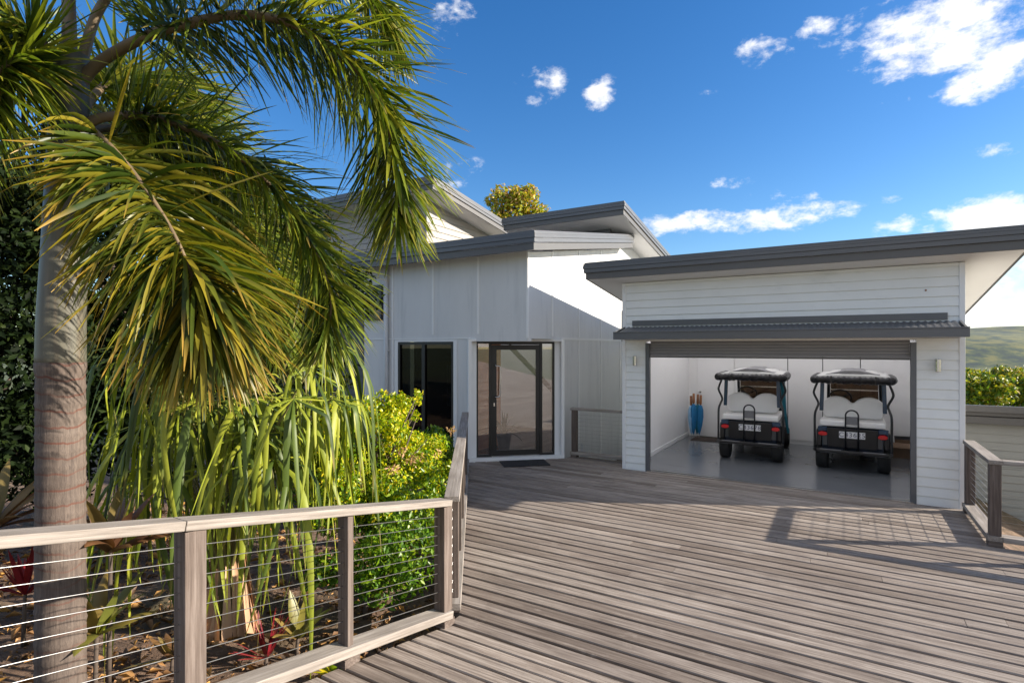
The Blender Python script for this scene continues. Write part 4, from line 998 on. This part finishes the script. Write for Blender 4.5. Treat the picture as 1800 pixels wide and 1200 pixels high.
    part('screen_bar', MB().box(-.40, 1.60, 1.245, .40, 1.62, 1.262), M['steel'], ws)
    sw = MB(); cx, cy, cz = -.22, 1.30, 1.12; tp = [(cx+.18*math.cos(a*math.pi/14), cy-.10*math.sin(a*math.pi/14), cz+.15*math.sin(a*math.pi/14)) for a in range(29)]
    sw.tube(tp, .016, 8).tube([(cx, cy+.02, cz-.02), (cx, 1.70, .85)], .02, 8)
    for a in (.5, 2.6, 4.7): sw.tube([(cx, cy, cz), (cx+.18*math.cos(a), cy-.10*math.sin(a), cz+.15*math.sin(a))], .012, 6)
    part('steering_wheel', sw, M['black'], smooth=True)
    hp = [(-.09, -.30, .33), (-.09, -.30, .95)]+[(-.09*math.cos(a*math.pi/12), -.30, .95+.09*math.sin(a*math.pi/12)) for a in range(1, 12)]+[(.09, -.30, .95), (.09, -.30, .33)]
    hd = part('grab_hoop', MB().tube(hp, .013, 10), M['tube'], smooth=True)
    part('hoop_plate', MB().box(-.078, -.305, .80, .078, -.292, .935), M['padgrey'], hd, bevel=.004)
    pl = part('number_plate', MB().box(-.185, -.236, .565, .185, -.229, .675), M['plate'], bevel=.003)
    return root, pl
def plate_text(pl, root, txt):
    ox, oy, oz = ORG[root.name]
    cu = bpy.data.curves.new('plate_text', 'FONT'); cu.body = txt; cu.size = .105; cu.align_x = 'CENTER'; cu.align_y = 'CENTER'; cu.extrude = .0006; cu.space_character = 1.15
    tmp = bpy.data.objects.new('lettering', cu); me = bpy.data.meshes.new_from_object(tmp); bpy.data.objects.remove(tmp)
    me.materials.clear(); me.materials.append(M['ink'])
    t = bpy.data.objects.new('plate_text', me); C.objects.link(t); t.parent = pl
    t.location = (0, -.2385, .62); t.rotation_euler = (R(90), 0, 0)
cart, pl = build_cart('dark golf cart with white seats beside the inner door, the left of the two', (-1.48, 10.98, .014))
cart2 = copy_tree(cart); cart2.location = (.115, 10.93, .014); cart2.rotation_euler = (0, 0, R(-1.6)); cart.rotation_euler = (0, 0, R(1.2)); cart2['label'] = 'dark golf cart with white seats nearer the right wall of the garage'
ORG[cart2.name] = Vector((.115, 10.93, .014))
plate_text(pl, cart, 'C43678')
for ch in cart2.children:
    if ch.name.startswith('number_plate'): plate_text(ch, cart2, 'C43625')
    if ch.name.startswith('side_curtain'): bpy.data.objects.remove(ch)

# ------------------------------------------------------------------ small things
def umbrella(label, x, y, h, m, lean):
    r = thing('umbrella', label, 'umbrella', (x, y, .014), 'furled umbrellas in the garage corner'); b = Vector((x, y, .014)); t = b+Vector((lean[0], lean[1], h))
    at = lambda f: b.lerp(t, f)
    c = MB(); vs = []; n = 12
    prof = [(.10, .010), (.16, .028), (.30, .052), (.50, .066), (.66, .058), (.74, .038), (.77, .016)]
    for f, rad in prof:
        q = at(f)
        for k in range(n):
            a = 2*math.pi*k/n+f*1.2; rr = rad*(1.15 if k % 2 else .72); vs.append(q+Vector((math.cos(a)*rr, math.sin(a)*rr, 0)))
    c.add(vs, [(i*n+k, i*n+(k+1) % n, (i+1)*n+(k+1) % n, (i+1)*n+k) for i in range(len(prof)-1) for k in range(n)])
    build('canopy', c, m, r)
    build('tip', MB().tube([b, at(.11)], [.004, .007], 8), M['steel'], r); build('handle', MB().tube([at(.77), at(.80), at(1)], [.016, .029, .026], 12), M['handle'], r, smooth=True)
umbrella('pale blue furled umbrella leaning furthest left in the garage corner', -3.00, 12.84, .96, M['palecloth'], (-.03, .10))
umbrella('bright blue furled umbrella second from the garage side wall', -2.945, 12.80, 1.02, M['bluecloth'], (-.02, .12))
umbrella('dark teal furled umbrella in the middle of the umbrella group', -2.885, 12.88, 1.0, M['tealcloth'], (.0, .10))
umbrella('blue furled umbrella closest to the inner door', -2.83, 12.84, .99, M['bluecloth'], (.02, .10))
tag(build('doormat', MB().box(-2.95, 12.55, .0145, -2.1, 13.18, .03), M['brownmat'], bevel=.004, org=(-2.5, 12.9, .0145)), 'dark brown doormat at the inner door of the garage', 'doormat')
e = (Vector((-4.525, 9.34))-Vector((-5.87, 8.10))).normalized(); n2 = Vector((e.y, -e.x)); q0 = Vector((-5.87, 8.10))+e*.98+n2*.32
def mp_(s, d, z): q = q0+e*s+n2*d; return (q.x, q.y, z)
mm = MB().hexa([mp_(-.42, -.24, .003), mp_(.42, -.24, .003), mp_(.42, .24, .003), mp_(-.42, .24, .003), mp_(-.42, -.24, .018), mp_(.42, -.24, .018), mp_(.42, .24, .018), mp_(-.42, .24, .018)])
mm.v = [v for v in mm.v]
tag(build('doormat', mm, M['mat'], bevel=.003, org=(q0.x, q0.y, .003)), 'black rubber doormat on the deck at the front door', 'doormat')
bx = thing('carton', 'open brown cardboard carton under the cupboard on the garage right side', 'box', (.92, 12.8, .014))
build('carton_wall', MB().box(.66, 12.55, .015, 1.16, 12.56, .30).box(.66, 13.02, .015, 1.16, 13.03, .30).box(.66, 12.561, .015, .67, 13.019, .30).box(1.15, 12.561, .015, 1.16, 13.019, .30).box(.671, 12.561, .015, 1.149, 13.019, .03), M['card'], bx)
build('carton_flap', MB().hexa([(.66, 12.55, .301), (1.16, 12.55, .301), (1.16, 12.556, .301), (.66, 12.556, .301), (.67, 12.44, .22), (1.15, 12.44, .22), (1.15, 12.446, .224), (.67, 12.446, .224)]), M['card'], bx)
tag(build('rolled_paper', MB().tube([(.80, 12.7, .05), (.78, 12.74, .40)], .035, 12), M['plate'], org=(.80, 12.7, .05)), 'white paper roll standing in the cardboard carton', 'paper roll')

# leaf litter on the mulch
def litter():
    pos, nr, sz = [], [], []
    while len(pos) < 8000:
        x = random.uniform(-8.5, -2.66); y = random.uniform(-.5, 6.0)
        fx = -2.70 if y < CR else -2.72-.709*(y-CR)
        if x > fx-.05: continue
        pos.append((x, y, gz(x, y)+random.uniform(.005, .05))); nr.append((0, 0, 1)); sz.append(random.uniform(.03, .15) if random.random() < .5 else random.uniform(.02, .06))
    o = leafcards('leaf_litter', pos, nr, np.array(sz), M['litterleaf'], None, .38, .45, .7); tag(o, None, None, None, 'stuff')
litter()
